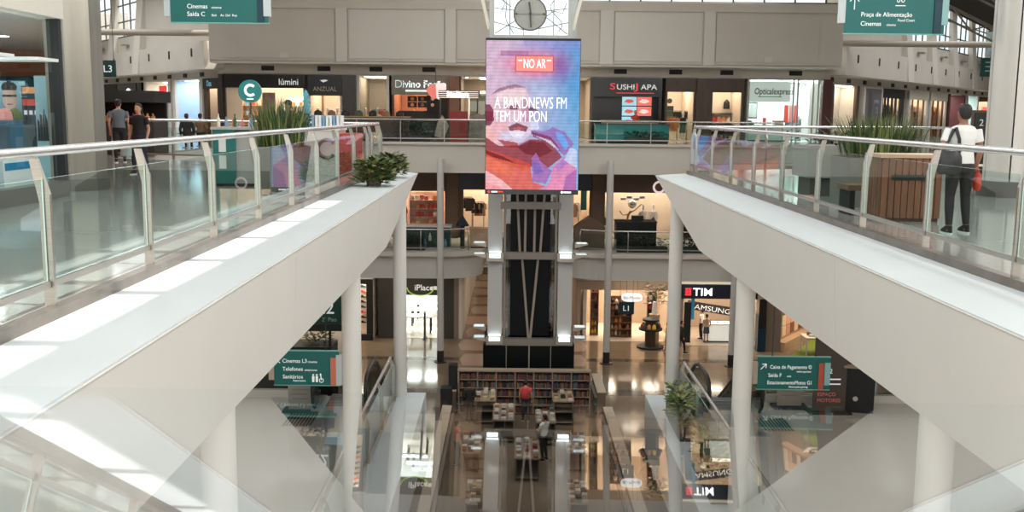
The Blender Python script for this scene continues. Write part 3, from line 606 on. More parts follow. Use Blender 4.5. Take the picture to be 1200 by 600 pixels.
PAL = [M('goods_%d' % i, c, .5) for i, c in enumerate([S(190, 60, 50), S(225, 215, 200), S(40, 60, 90), S(60, 90, 70), S(215, 150, 90), S(25, 25, 28), S(150, 110, 85), S(120, 160, 190), S(200, 120, 120), S(235, 200, 80)])]
def rack(t, x0, x1, y, z, label, place, pal, n=None):
    r = thing('clothes_rack', label, 'clothes rack', W(t, ((x0+x1)/2, y, 0)), t.rotation_euler.z)
    h = (x1-x0)/2
    MB().tube([(-h, 0, z), (h, 0, z)], .02, 8).build('rail', GREYD, r)
    for x in (-h, h): MB().tube([(x, 0, 0), (x, 0, z)], .02, 8).build('upright', GREYD, r); 
    for x in (-h, h): MB().box(x-.03, x+.03, -.22, .22, 0, .04).build('foot', GREYD, r)
    n = n or max(3, int((x1-x0)/.28))
    for i in range(n):
        put('shirt', 'shirt hanging on the %s' % place, 'shirt', 'shirts on the %s' % place, 'garment', (.46, .08, random.choice((.62, .78))), random.choice(pal), W(t, (x0+(x1-x0)*(i+.5)/n, y-.05+.06*(i % 2), z-.03)), t.rotation_euler.z+random.uniform(-.5, .5))
def shelves(t, x0, x1, y, z1, rows, label, place, item, pal, z0=.1, dep=.35, per=.3, mat=None, kind='box', isz=(.2, .2, .26)):
    mat = mat or WOODL; h = (x1-x0)/2; u = thing('shelf_unit', label, 'shelf', W(t, ((x0+x1)/2, y, 0)), t.rotation_euler.z)
    for x in (-h, h-.04): MB().box(x, x+.04, -dep/2, dep/2, 0, z1).build('side_panel', mat, u)
    MB().box(-h, h, dep/2-.02, dep/2, 0, z1).build('back_panel', mat, u)
    n = max(2, int((x1-x0)/per))
    for r in range(rows):
        z = z0+(z1-z0)*r/rows; MB().box(-h+.04, h-.04, -dep/2, dep/2-.02, z, z+.03).build('shelf', mat, u)
        for i in range(n):
            if random.random() < .12: continue
            s = tuple(q*random.choice((.8, 1, 1.1)) for q in isz)
            put(item, '%s on the %s' % (item.replace('_', ' '), place), item.split('_')[-1], '%ss on the %s' % (item.replace('_', ' '), place), kind, s, random.choice(pal), W(t, (x0+.08+(x1-x0-.16)*(i+.5)/n, y-.02, z+.031)), t.rotation_euler.z)
def mannequin(loc, rz, label, top, low, skin=None):
    t = thing('mannequin', label, 'mannequin', loc, rz); skin = skin or M('mannequin_white', (.75, .72, .68), .4)
    mb = MB().cyl((0, 0), .18, 0, .02, 16); mb.build('base_plate', STEEL, t)
    b = MB().rings([(0, 0, 1.28, .05, .05), (0, 0, 1.36, .055, .06), (0, 0, 1.42, .045, .05), (0, .01, 1.46, .06, .075), (0, .01, 1.56, .085, .1), (0, 0, 1.66, .06, .075), (0, 0, 1.70, .01, .01)], 12)
    for s_ in (-1, 1):
        b.tube([(s_*.19, 0, 1.25), (s_*.25, -.02, 1.0), (s_*.24, -.08, .78), (s_*.23, -.1, .70)], [.045, .04, .03, .025], 8)
        b.tube([(s_*.09, 0, .8), (s_*.10, 0, .45), (s_*.10, .02, .08), (s_*.10, -.08, .03)], [.08, .06, .04, .035], 8)
    b.build('body', skin, t, True)
    MB().rings([(0, 0, .78, .18, .12), (0, 0, .95, .15, .1), (0, 0, 1.18, .19, .12), (0, 0, 1.28, .19, .09), (0, 0, 1.33, .07, .06)], 14).build('top', top, t, True)
    m2 = MB().rings([(0, 0, .45, .19, .15), (0, 0, .8, .17, .12), (0, 0, .95, .14, .1)], 14); m2.build('skirt', low, t, True)
    return t
def counter(name, label, loc, rz, w_, d, h, body, top, cat='counter', kick=None):
    t = thing(name, label, cat, loc, rz)
    MB().box(-w_/2, w_/2, -d/2, d/2, .08, h-.05).build('body', body, t); MB().box(-w_/2-.04, w_/2+.04, -d/2-.04, d/2+.04, h-.05, h).build('top', top, t)
    MB().box(-w_/2+.05, w_/2-.05, -d/2+.05, d/2-.05, 0, .08).build('plinth', kick or BLACKM, t); return t

Y3 = 57.2
def seg(p0, p1, Y=Y3, py=100): return PX(p0, Y, py), PX(p1, Y, py)
def shop3(name, label, p0, p1, **k):
    a, b = seg(p0, p1); return shop(name, label, (a, Y3, 0), 0, b-a, 3.5, **k)
# 1 lamp shop
s = shop3('lamp_shop', 'lamp shop with black fascia and lúmini lettering', 262, 358, fas=BLACK, fh=.75, jamb=WOODD, nl=3)
w_ = PX(358, Y3)-PX(262, Y3)
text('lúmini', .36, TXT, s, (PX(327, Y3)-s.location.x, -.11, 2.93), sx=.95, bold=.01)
MB().box(w_*.44, w_*.60, .5, .55, .4, 2.5).build('display_panel', M('mauve_panel', (.35, .2, .18), .5), s)
shelves(s, w_*.62, w_*.98, 3.2, 2.3, 4, 'tall cream display shelves inside the lamp shop', 'cream shelves of the lamp shop', 'gift_box', PAL[:5], mat=SHOPW, per=.45)
shelves(s, .2, w_*.4, 3.2, 2.3, 4, 'wooden display shelves at the left inside the lamp shop', 'left shelves of the lamp shop', 'ornament', PAL, per=.4, kind='bottle', isz=(.18, .18, .3))
# 2 jeweller
s = shop3('jewellery_shop', 'shop with a large dark sign reading ANZUAL', 361, 401, fas=M('slate_sign', S(26, 36, 40), .4), fh=1.15, jamb=BEIGE2, wall=WARMW, nl=1)
w_ = PX(401, Y3)-PX(361, Y3)
text('ANZUAL', .26, M('dull_gold_letters', (.50, .42, .30), .4), s, (w_*.5, -.11, 2.6), sx=.95, align='CENTER')
MB().ext([(w_*.36, 3.2), (w_*.46, 3.08), (w_*.60, 3.2), (w_*.5, 3.24)], -.13, -.1).build('emblem', TXT, s)
for k in range(3): mannequin(W(s, (.35+.55*k, 1.0, .0)), 0, 'small display figure in the ANZUAL window, %s' % ('left', 'middle', 'right')[k], PAL[1], PAL[6])
# 3 fashion shop
s = shop3('fashion_shop', 'fashion shop with glazed front between dark pillar and food counter', 418, 456, jamb=BEIGE2, glass=True, wall=M('taupe_wall', (.30, .25, .20), .6), nl=1, jw=.15)
w_ = PX(456, Y3)-PX(418, Y3)
mannequin(W(s, (w_*.55, 1.2, 0)), 0, 'mannequin in pale dress in the glazed fashion shop', PAL[1], PAL[1]); mannequin(W(s, (w_*.88, .8, 0)), .2, 'mannequin in green top at the right of the glazed fashion shop', PAL[3], PAL[6]); mannequin(W(s, (w_*.15, 1.4, 0)), 0, 'mannequin in brown skirt at the left of the glazed fashion shop', PAL[4], PAL[6])
rack(s, w_*.3, w_*.9, 2.6, 1.6, 'clothes rack at the back of the glazed fashion shop', 'rack of the glazed fashion shop', PAL[:7])
a, b = seg(402, 418); o = MB().box(a, b, Y3-.35, Y3+.3, 0, 3.5).build('trim_11', M('dark_stone_pier', (.05, .04, .038), .4)); struct(o, 'dark stone pier between the far shops')
# 4 restaurant
s = shop3('restaurant', 'food counter with outlined Divino Fogão sign and orange wall', 459, 527, fas=M('sign_taupe', (.27, .235, .19), .6), fh=1.05, jamb=M('maroon_frame', (.10, .03, .02), .5), wall=M('orange_wall', (.38, .14, .07), .6), nl=1)
w_ = PX(527, Y3)-PX(459, Y3)
text('Divino Fogão', .40, M('sign_outline_white', (.9, .97, .95), .4, emit=.9), s, (w_*.06, -.12, 2.86), sx=.98, bold=.02); text('Divino Fogão', .37, M('sign_inner_blue', S(110, 140, 160), .5), s, (w_*.064, -.135, 2.872), sx=.985)
MB().box(w_*.24, w_*.72, -.13, -.1, 2.62, 2.72).build('sign_strip', M('sign_strip_mint', (.8, .95, .9), .5, emit=.6), s)
for r in range(2):
    for k in range(3):
        mb = MB().box(w_*.24+k*.58, w_*.24+k*.58+.54, 1.0, 1.04, 1.75+r*.34, 2.05+r*.34).build('menu_board', BLACKM, s)
        MB().disc((w_*.24+k*.58+.27, 0, 1.9+r*.34), .10, .97, 1.0, 14).build('menu_picture', PAL[(4, 6, 1)[k]], s)
MB().box(w_*.05, w_*.95, 1.9, 2.0, 0, 1.55).build('kitchen_panel', BLACKM, s); MB().box(w_*.55, w_*.95, 1.85, 1.95, 1.5, 2.45).build('kitchen_panel', BLACKM, s)
counter('serving_counter', 'dark serving counter inside the food counter', W(s, (w_*.5, 1.5, 0)), 0, w_*.9, .6, 1.05, BLACKM, STEEL)
a, b = seg(527, 538); o = MB().box(a, b, Y3-.4, Y3+.3, 0, 3.5).build('trim_12', WOODM); struct(o, 'red brown wooden pier beside the food counter')
# 5 passage behind tower
a, b = seg(538, 694); s = shop('passage', 'dim passage with a glazed door behind the screen', (a, Y3, 0), 0, b-a, 3.5, 5.2, wall=M('passage_taupe', (.26, .21, .16), .6), nl=1, fas=None)
dx = PX(548, Y3)-a
MB().box(dx, dx+1.1, 3.0, 3.08, 0, 2.6).build('glazed_door', glassmat('door_glass', (.6, .68, .66), 1.6), s); MB().box(dx-.1, dx+1.2, 2.95, 3.1, 2.6, 2.75).build('door_head', M('door_head_white', (.8, .85, .82), .5, emit=1.0), s)
MB().box(dx-.1, dx, 2.95, 3.1, 0, 2.6).build('door_post', SHOPW, s); MB().box(dx+1.1, dx+1.2, 2.95, 3.1, 0, 2.6).build('door_post', SHOPW, s)
for k in range(5): MB().cyl((.4+k*1.5, 1.0), .07, 3.44, 3.47, 12).build('downlight', LAMP, s)
# 6 sushi
s = shop3('sushi_shop', 'black sushi counter with SUSHI JAPA lettering and lit menu pictures', 694, 776, fas=BLACK, fh=1.05, jamb=BLACK, wall=BLACK, nl=1, floor=BLACKM, d=3)
x_ = lambda p: PX(p, Y3)-s.location.x
MB().box(x_(697), x_(774), 1.2, 1.3, 0, 3.4).build('back_screen', BLACK, s)
RED = M('sign_red', S(214, 50, 58), .4, emit=.8)
text('S', .36, RED, s, (x_(714), -.12, 2.86), sx=1.5, bold=.01); text('USHI', .30, TXT, s, (x_(722), -.12, 2.86), sx=1.18, bold=.01); text('J', .36, RED, s, (x_(743.5), -.12, 2.86), sx=1.9, bold=.01); text('APA', .30, TXT, s, (x_(750.5), -.12, 2.86), sx=1.2, bold=.01)
MB().box(x_(722), x_(766), -.12, -.1, 2.64, 2.68).build('sign_line', RED, s)
for r in range(3):
    for k in range(2):
        if r == 2 and k: continue
        x0 = x_(732+18*k); z0 = 1.98-.58*r
        cc = S(150, 205, 225) if (r+k) % 2 == 0 or not k else S(228, 110, 100)
        if k: cc = S(228, 110, 100)
        b_ = MB().box(x0, x0+.82, 1.12, 1.19, z0, z0+.52).build('menu_picture', M('lit_menu_%d' % k, cc, .4, emit=.75), s)
        MB().ext([(x0+.1, z0+.2), (x0+.4, z0+.12), (x0+.7, z0+.22), (x0+.55, z0+.34), (x0+.25, z0+.36)], 1.09, 1.12).build('dish', M('lit_dish_%d' % k, S(240, 225, 220) if k else S(214, 90, 80), .4, emit=.6), b_)
counter('sushi_counter', 'pale serving counter under the sushi menu pictures', W(s, (x_(742), .75, 0)), 0, 3.4, .5, 1.15, M('counter_taupe', (.35, .29, .22), .5), WOODL)
# 7 clothes
s = shop3('clothes_shop', 'clothes shop with brown timber front beside the sushi counter', 780, 816, fas=WOODD, fh=.75, jamb=WOODD, nl=2, lamp=LAMPW)
w_ = PX(816, Y3)-PX(780, Y3)
MB().disc((w_*.5, 0, 2.3), .15, 3.9, 4.0, 16).build('wall_emblem', BLACKM, s); MB().box(w_*.36, w_*.64, 3.9, 4.0, 1.6, 2.0).build('wall_emblem', BLACKM, s)
rack(s, w_*.1, w_*.95, 2.2, 1.7, 'long clothes rack in the timber fronted clothes shop', 'long rack of the timber fronted shop', [PAL[5], PAL[3], PAL[1], PAL[5], PAL[2]], 10)
rack(s, w_*.1, w_*.5, .9, 1.35, 'low rack with orange tops in the timber fronted clothes shop', 'low rack of the timber fronted shop', [PAL[4], M('orange_cloth', S(222, 120, 84), .7)], 5)
mannequin(W(s, (w_*.7, 1.0, 0)), 0, 'mannequin in dark clothes in the timber fronted clothes shop', PAL[5], PAL[3])
a, b = seg(816, 833); o = MB().box(a, b, Y3-.3, Y3+.3, 0, 3.5).build('trim_13', WOODD); struct(o, 'dark timber pier between clothes and bag shops')
# 8 bags
s = shop3('bag_shop', 'bag shop with cream interior and dark timber front', 833, 872, fas=WOODD, fh=.75, jamb=WOODD, nl=2, d=3)
w_ = PX(872, Y3)-PX(833, Y3)
for k, x in enumerate((.18, .80)): put('backpack', 'dark backpack hung high in the bag shop, %s' % ('left', 'right')[k], 'backpack', 'hung backpacks', 'bag', (.36, .2, .55), PAL[5], W(s, (w_*x, 2.7, 1.85)))
for i in range(6): put('handbag', 'handbag on the wall display of the bag shop', 'handbag', 'handbags on the display of the bag shop', 'bag', (.26, .15, .34), PAL[(1, 6, 0, 8, 4, 1)[i]], W(s, (w_*(.12+.15*i), 2.6, 1.05)))
MB().box(.1, w_-.1, 2.4, 2.95, 1.0, 1.04).build('display_shelf', WOODL, s); MB().box(.1, w_-.1, 2.4, 2.95, 1.55, 1.60).build('display_shelf', BLACKM, s)
shelves(s, .2, w_-.2, 1.2, .95, 2, 'low dark shelf with purses in the bag shop', 'low shelf of the bag shop', 'small_purse', [PAL[9], PAL[5], PAL[6], PAL[4]], mat=BLACKM, per=.26, isz=(.18, .15, .2))
# 9 optician
s = shop3('optician_shop', 'bright white optician shop with Opticalexpress lettering', 876, 968, jamb=M('pale_jamb', (.5, .48, .44), .5), wall=SHOPW, lamp=LAMPN, nl=4, glass=True, floor=SHOPW, d=4)
x_ = lambda p: PX(p, Y3)-s.location.x
MB().box(x_(879), x_(928), .3, .4, 2.25, 3.4).build('sign_wall', M('glow_sign_panel', (.72, .80, .76), .5, emit=.35), s)  # slight glow added to whiten a panel turned away from the light
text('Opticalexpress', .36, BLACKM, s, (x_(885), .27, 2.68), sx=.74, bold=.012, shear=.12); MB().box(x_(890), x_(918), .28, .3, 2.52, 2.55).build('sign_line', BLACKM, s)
for p in (930, 935, 953, 959): MB().box(x_(p)-.04, x_(p)+.04, -.02, .05, 0, 3.5).build('mullion', M('mullion_grey', (.4, .44, .44), .4), s)
MB().box(x_(882), x_(896), 1.5, 1.56, 1.3, 2.25).build('notice_frame', M('frame_grey', (.2, .2, .2), .5), s); MB().box(x_(883), x_(895), 1.47, 1.5, 1.38, 2.17).build('notice_sheet', SHOPW, s)
for k, c in enumerate((PAL[0], PAL[8], PAL[0])): MB().box(x_(934+6*k), x_(939+6*k), 2.5, 2.55, 1.1, 2.1).build('wall_poster', c, s)
MB().box(x_(903), x_(907), 1.5, 1.53, .85, 1.35).build('wall_poster', PAL[0], s)
counter('display_counter', 'glass topped display counter in the white optician shop', W(s, (x_(905), 1.0, 0)), 0, 2.2, .6, .95, SHOPW, M('glass_top', (.5, .6, .6), .1))
put('office_chair_seat', 'black chair back behind the optician counter', 'chair', None, 'bag', (.6, .3, .75), BLACKM, W(s, (x_(889), 1.9, .45)))
cab = counter('display_cabinet', 'small wooden cabinet inside the white optician shop', W(s, (x_(921), 1.4, 0)), 0, .5, .5, 1.2, WOODL, WOODM)
shelves(s, x_(936), x_(958), 2.9, 1.7, 4, 'white shelves of spectacles in the optician shop', 'spectacle shelves', 'spectacle_case', [PAL[5], PAL[7], PAL[2], SHOPW], mat=SHOPW, per=.3, isz=(.18, .1, .1))
a, b = seg(963, 974); o = MB().box(a, b, Y3-.3, Y3+.2, 0, 3.5).build('trim_14', M('maroon_pier', (.10, .035, .03), .4)); struct(o, 'dark maroon pier at the right end of the far shops')
a, b = -17.2, PX(262, Y3); o = MB().box(a, b, Y3-.2, Y3+.3, 0, 3.5).build('trim_15', M('dark_stone_pier')); struct(o, 'dark pier at the left end of the far shops')
# ------------------------------------------------------------------ wing shops, upper level
def wing_shops(side, W_, specs):
    org, ang, tt = W_
    for t0, t1, nm, lab, wall, fas, lamp, jamb in specs:
        a, b = sorted((tt(t0), tt(t1))); d = Vector((math.cos(ang), math.sin(ang), 0))
        s = shop(nm, lab, org+d*a+Vector((0, 0, 0)), ang, b-a, 3.3, 1.1 if t0 < 1 else 2.6 if t0 < 4 else 4.5, wall=wall, fas=fas, fh=.6, jamb=jamb, lamp=lamp, nl=2, jw=.5)
        yield s, b-a
BLUEW = M('pale_blue_wall', (.45, .58, .75), .5)
g = wing_shops(-1, WL, [
 (0.2, 2.9, 'corner_shop', 'corner shop with black fascia at the start of the left wing', WARMW, BLACK, LAMPW, WOODD),
 (3.2, 8.6, 'pale_shop', 'bright shop with pale blue wall in the left wing', BLUEW, None, LAMPN, BEIGE2),
 (9.0, 14.6, 'red_sign_shop', 'shop with a small red square sign in the left wing', WARMW, None, LAMPN, BEIGE2),
 (15.0, 20.6, 'black_front_shop', 'black fronted shop with white ring emblem in the left wing', WOODM, BLACK, LAMPW, BLACK),
 (21, 27, 'white_light_shop', 'white lit shop far down the left wing', SHOPW, BLACKM, LAMPN, BEIGE2)])
L = list(g)
text('Dea', .34, M('pale_blue_letters', S(110, 170, 190), .4, emit=.5), L[0][0], (L[0][1]*.25, -.12, 2.85), bold=.01)
s, w_ = L[1]; MB().box(w_*.1, w_*.55, 2, 2.1, .4, 2.7).build('screen_panel', M('lit_blue_panel', S(130, 165, 215), .5, emit=.6), s); rack(s, w_*.6, w_*.9, 2.5, 1.5, 'rack of clothes in the pale blue shop', 'rack of the pale blue shop', PAL)
s, w_ = L[2]; MB().box(w_*.62, w_*.84, -.1, .0, 1.9, 3.0).build('sign_box', RED, s); text('e', .4, TXT, s, (w_*.68, -.13, 2.3)); MB().box(w_*.5, w_*.95, .2, .25, 0, 1.9).build('display_glass', M('mint_panel', (.35, .5, .48), .3), s); mannequin(W(s, (w_*.25, .8, 0)), s.rotation_euler.z, 'mannequin in flowered dress in the red sign shop', PAL[8], PAL[0])
s, w_ = L[3]; MB().box(w_*.2, w_*.8, -.15, -.1, 1.7, 3.3).build('sign_panel', BLACK, s)
rg = MB(); rg.tube([(w_*.5+.36*math.cos(2*PI*k/24), -.18, 2.5+.36*math.sin(2*PI*k/24)) for k in range(25)], .09, 6, False); rg.build('ring_emblem', M('emblem_white', (.95, .95, .92), .4, emit=.9), s); MB().box(w_*.5-.16, w_*.5+.16, -.2, -.16, 2.42, 2.58).build('ring_emblem', M('emblem_white'), s)
g = wing_shops(1, WR, [
 (0.6, 5.6, 'narrow_lit_shop', 'pale lit shop at the start of the right wing', BEIGE2, None, LAMPW, WOODD),
 (10, 15.2, 'framed_shop', 'warm lit shop with dark frames in the right wing', WARMW, BLACKM, LAMPW, BLACKM),
 (16.4, 21.5, 'warm_shop', 'warm lit shop behind a black hanging sign in the right wing', WARMW, BEIGE2, LAMPW, BEIGE2),
 (22, 27, 'cream_shop', 'cream lit shop in the right wing', WARMW, BEIGE2, LAMPW, BEIGE2),
 (27.6, 33, 'dark_red_shop', 'dark red fronted shop in the right wing', M('deep_red_wall', (.12, .03, .03), .5), None, LAMPN, M('deep_red_wall')),
 (33.6, 38, 'mint_shop', 'mint lit shop far down the right wing', M('mint_wall', (.5, .62, .6), .5), None, LAMPN, SHOPW)])
R = list(g)
for (s, w_), nm in zip((R[1], R[2], R[3]), ('framed shop', 'warm shop', 'cream shop')):
    shelves(s, w_*.25, w_*.95, .75, 2.3, 5, 'tall back shelves in the %s of the right wing' % nm, 'back shelves of the %s' % nm, 'boxed_item', PAL, per=.38, isz=(.28, .2, .3))
for q in (2, 3):
    for x in (.22, .5, .78): MB().box(R[q][1]*x-.09, R[q][1]*x+.09, -.05, .05, 0, 2.7).build('frame_bar', M('maroon_frame') if q == 3 else BROWNW, R[q][0])
for x in (.2, .33, .5, .66, .85): MB().box(R[1][1]*x-.1, R[1][1]*x+.1, -.05, .05, 0, 2.7).build('frame_bar', BLACKM, R[1][0])
for x in (.3, .7): mannequin(W(R[3][0], (R[3][1]*x, .9, 0)), R[3][0].rotation_euler.z, 'mannequin in the cream shop of the right wing, %s' % ('left' if x < .5 else 'right'), PAL[5], PAL[6])
MB().box(R[4][1]*.7, R[4][1]*.95, -.15, -.1, 2.0, 2.6).build('sign_box', RED, R[4][0])
# printed banner on the pier between the first shops of the right wing
org, ang, tt = WR; d = Vector((math.cos(ang), math.sin(ang), 0))
bn = thing('banner', 'tall grey printed banner on the pier beside the optician', 'banner', org+d*5.9, ang)
MB().box(0, 3.8, -.25, .4, 0, 3.3).build('pier_cladding', BEIGE2, bn)
def ban(u, v):
    c = lerp(S(112, 108, 116), S(150, 118, 92), (v-.45)*1.6); 
    if abs(u-.28) < .13 and v > .2: c = lerp(c, S(70, 66, 74), .7)
    if (u-.28)**2*1.2+(v-.16)**2 < .012: c = S(96, 80, 80)
    if v > .7: c = lerp(c, S(196, 150, 110), .5+.3*math.sin(u*20+v*9))
    return c
picture('printed_sheet', .3, 3.5, .1, 3.2, 24, 30, ban, bn, -.26)
text('SUMMER', .24, M('banner_letters', (.5, .49, .5), .6), bn, (1.9, -.28, 2.3), sx=.8); text('25', .4, M('banner_letters'), bn, (2.3, -.28, 1.7))
# end of the right wing
s = shop('kiosk_shop', 'warm shop with a red lit sign at the end of the right wing', (AT(1134, 150, 92).x, 92, 0), 0, 4.6, 3.4, 1.5, wall=WARMW, fas=BROWNW, fh=.5, jamb=WOODD, nl=2)
MB().box(1.2, 2.6, -.1, .0, 1.9, 2.4).build('sign_box', M('red_lit_sign', S(226, 96, 84), .4, emit=1.2), s);
o = MB().box(AT(1134, 150, 92).x, AT(1230, 150, 92).x, 92, 92.3, 3.4, 6.2).build('wall_right_wing_cross', BEIGE); struct(o, 'beige bulkhead across the end of the right wing')
# ------------------------------------------------------------------ middle level, far shops
Y2 = 57.0
def shop_at(name, label, p0, p1, Y, z, h, py=250, **k):
    a, b = PX(p0, Y, py), PX(p1, Y, py); return shop(name, label, (a, Y, z), 0, b-a, h, **k), (lambda p: PX(p, Y, py)-a)
H2 = 3.75
s, x_ = shop_at('toy_shop', 'pink and cream shop window on the far middle level, left', 440, 524, Y2, Z2, H2, fas=M('taupe_fascia', (.13, .085, .06), .5), fh=1.1, jamb=BROWNW, wall=M('blush_wall', (.72, .50, .40), .6), nl=3, d=2.5)
shelves(s, x_(478), x_(518), 1.0, 2.5, 5, 'tall pink display shelves on the far middle level', 'pink display shelves', 'toy_box', [PAL[0], PAL[8], PAL[1], PAL[4], PAL[8]], per=.26, mat=M('blush_wall'))
rack(s, x_(446), x_(474), 1.2, 1.6, 'rack of dark clothes on the far middle level', 'rack of dark clothes', [PAL[5], PAL[2], PAL[0]])
s, x_ = shop_at('light_shop', 'white shop with navy fascia beside the lift tower, middle level', 537, 597, Y2, Z2, H2, fas=NAVY, fh=1.0, jamb=BROWNW, wall=M('peach_white_wall', (.80, .66, .52), .6), nl=3, d=2.5, jw=.3)
rack(s, x_(541), x_(552), 1.4, 2.2, 'tall clothes rack in the navy fascia shop, left', 'left rack of the navy fascia shop', [PAL[5], PAL[6], PAL[0]], 4); rack(s, x_(553), x_(566), 1.6, 1.9, 'clothes rack in the navy fascia shop, right', 'right rack of the navy fascia shop', [PAL[5], PAL[8], PAL[6]], 4)
s, x_ = shop_at('light_shop', 'white shop with navy fascia at the right side of the tower, middle level', 655, 693, Y2, Z2, H2, fas=NAVY, fh=1.0, jamb=BROWNW, wall=M('peach_white_wall'), nl=2, d=2.5)
MB().box(x_(681), x_(688), .5, .55, 1.6, 2.75).build('hanging_banner', TEAL, s)
rack(s, x_(668), x_(680), 1.5, 1.9, 'clothes rack beside the teal banner', 'rack beside the teal banner', [PAL[1], PAL[6], PAL[8]], 5)
o = MB().box(PX(693, Y2, 250), PX(706, Y2, 250), Y2-.3, Y2+.3, Z2, Z2+H2).box(PX(524, Y2, 250), PX(537, Y2, 250), Y2-.3, Y2+.3, Z2, Z2+H2).build('trim_16', BROWNW); struct(o, 'brown piers of the far middle level')
s, x_ = shop_at('fashion_window', 'cream fashion window with mannequins on the far middle level, right', 706, 800, Y2, Z2, H2, fas=M('taupe_fascia'), fh=1.08, jamb=BROWNW, wall=WARMW, nl=4, d=2.5)
rgm = MB(); rgm.tube([(x_(771)+.3*math.cos(2*PI*k/24), -.15, 3.0+.3*math.sin(2*PI*k/24)) for k in range(25)], .06, 6, False); rgm.build('ring_sign', M('ring_sign_pink', (1, .8, .8), .4, emit=.6), s)
for p, lb, a_, b_ in ((710, 'mannequin in pale green top behind the slim column', PAL[1], PAL[3]), (756, 'tall mannequin in cream dress in the fashion window', PAL[1], PAL[1]), (768, 'mannequin in white jacket at the right of the fashion window', SHOPW, PAL[5])):
    mannequin(W(s, (x_(p), .9, .25)), 0, lb, a_, b_)
def bike():
    t = thing('sports_figure', 'abstract running figure display with a round silver head', 'display figure', W(s, (x_(738), .8, 0)))
    m = MB().tube([(-.3, 0, .3), (-.05, 0, .9), (0, 0, 1.3), (.15, 0, 1.55)], [.04, .05, .07, .05], 8).tube([(-.05, 0, .9), (.3, 0, .55), (.5, 0, .25)], [.05, .045, .03], 8).tube([(.05, 0, 1.4), (.4, 0, 1.6), (.75, 0, 1.95)], [.04, .035, .03], 8).tube([(0, 0, 1.35), (-.3, 0, 1.3), (-.5, 0, 1.55)], [.04, .03, .03], 8)
    m.build('body', PAL[6], t, True); MB().ball((.22, 0, 1.95), .26, 14).build('head', M('silver_ball', (.6, .6, .58), .2, .8), t, True); MB().box(-.4, .6, -.25, .25, 0, .25).build('base', BLACKM, t)
bike()
for k, p in enumerate((728, 735, 743, 750)): MB().box(x_(p), x_(p)+.3, .4, .44, 2.2+.1*(k % 2), 2.32+.1*(k % 2)).build('window_letter_mark', M('grey_blue_mark', (.3, .33, .4), .5), s)
# dark bar kiosk and plants in front
kt = counter('bar_kiosk', 'black kiosk counter behind the far right middle railing', (AT(744, 280, 53).x, 53, Z2), 0, 2.1, 1.2, 1.5, BLACK, BLACKM)
MB().box(-.2, .4, -.2, .2, 1.5, 1.75).build('till', BLACKM, kt)
kt = counter('display_kiosk', 'white topped display kiosk behind the far left middle railing', (AT(500, 280, 53).x, 53, Z2), 0, 2.6, 1.2, 1.15, M('kiosk_glass_dark', (.05, .07, .07), .15), M('kiosk_top_white', (.8, .85, .85), .3))
for i in range(7): put('display_flask', 'small flask inside the white topped kiosk', 'flask', 'flasks of the white topped kiosk', 'bottle', (.16, .16, .4), PAL[(3, 5, 7, 1)[i % 4]], (AT(486+6*i, 280, 52.3).x, 52.3, Z2+.1+.3*(i % 2)))
cone = thing('dark_cone_sign', 'dark blue cone topped stand beside the white kiosk', 'stand', (AT(542, 280, 52.4).x, 52.4, Z2))
MB().rings([(0, 0, 0, .12, .12), (0, 0, 1.2, .12, .12)], 10).build('stem', GREYD, cone); MB().rings([(0, 0, 1.2, .36, .36), (0, 0, 1.75, .02, .02)], 8).build('cone_top', M('dark_blue_felt', S(34, 52, 66), .7), cone)
def bush_mesh(n, sx, sy, sz, leaf, seed, shape='dome'):
    rnd = random.Random(seed); mb = MB()
    for i in range(n):
        a = rnd.uniform(0, 2*PI); r = rnd.random()**.5; h = rnd.random()
        rr = r*(1-.35*h*h) if shape == 'dome' else r
        p = Vector((math.cos(a)*rr*sx, math.sin(a)*rr*sy, h*sz)); d = Vector((math.cos(a)*(.6+r), math.sin(a)*(.6+r), rnd.uniform(-.3, 1.0))).normalized()
        l = leaf*rnd.uniform(.7, 1.3); sd_ = d.cross(Vector((0, 0, 1))).normalized()*l*.28; upv = Vector((0, 0, l*.12))
        mb.cur = rnd.choice((0, 0, 1, 2)); mb.add([p, p+d*l*.5+sd_, p+d*l, p+d*l*.5-sd_, p+d*l*.5+upv], [(0, 1, 4), (1, 2, 4), (2, 3, 4), (3, 0, 4)])
    return mb
LEAF = [M('leaf_green', S(88, 104, 54), .5), M('leaf_dark', S(54, 74, 40), .5), M('leaf_light', S(150, 150, 86), .5)]
DLEAF = [M('leaf_deep', S(30, 48, 28), .5), M('leaf_deeper', S(20, 36, 24), .5), M('leaf_dull', S(56, 72, 40), .5)]
def planter_hedge(label, loc, w_, d, h, n, seed, leaves=DLEAF, box=True, leaf=.16):
    t = thing('planter', label, 'planter', loc)
    MB().box(-w_/2, w_/2, -d/2, d/2, 0, .3).build('trough', M('planter_trough', (.03, .03, .03), .5), t)
    MB().box(-w_/2+.03, w_/2-.03, -d/2+.03, d/2-.03, .3, .31).build('soil', M('soil', (.05, .035, .02), .9), t)
    m = bush_mesh(n, w_/2, d/2, h, leaf, seed, 'box'); m.v = [(x, y, z+.28) for x, y, z in m.v]; m.build('foliage', leaves, t); return t
planter_hedge('low dark planter behind the far right middle railing', (AT(752, 295, 51.6).x, 51.6, Z2), 2.6, .4, .45, 400, 3)
planter_hedge('low dark planter behind the far left middle railing', (AT(480, 295, 51.6).x, 51.6, Z2), 1.6, .4, .45, 300, 4)
planter_hedge('dark leafy planter on the far middle level beside the right column', (AT(808, 297, 51.6).x, 51.6, Z2), 2.0, .4, .45, 300, 5)
wb = thing('wooden_hut_display', 'small brown hut shaped display right of the lift tower', 'display', (AT(690, 285, 52.7).x, 52.7, Z2))
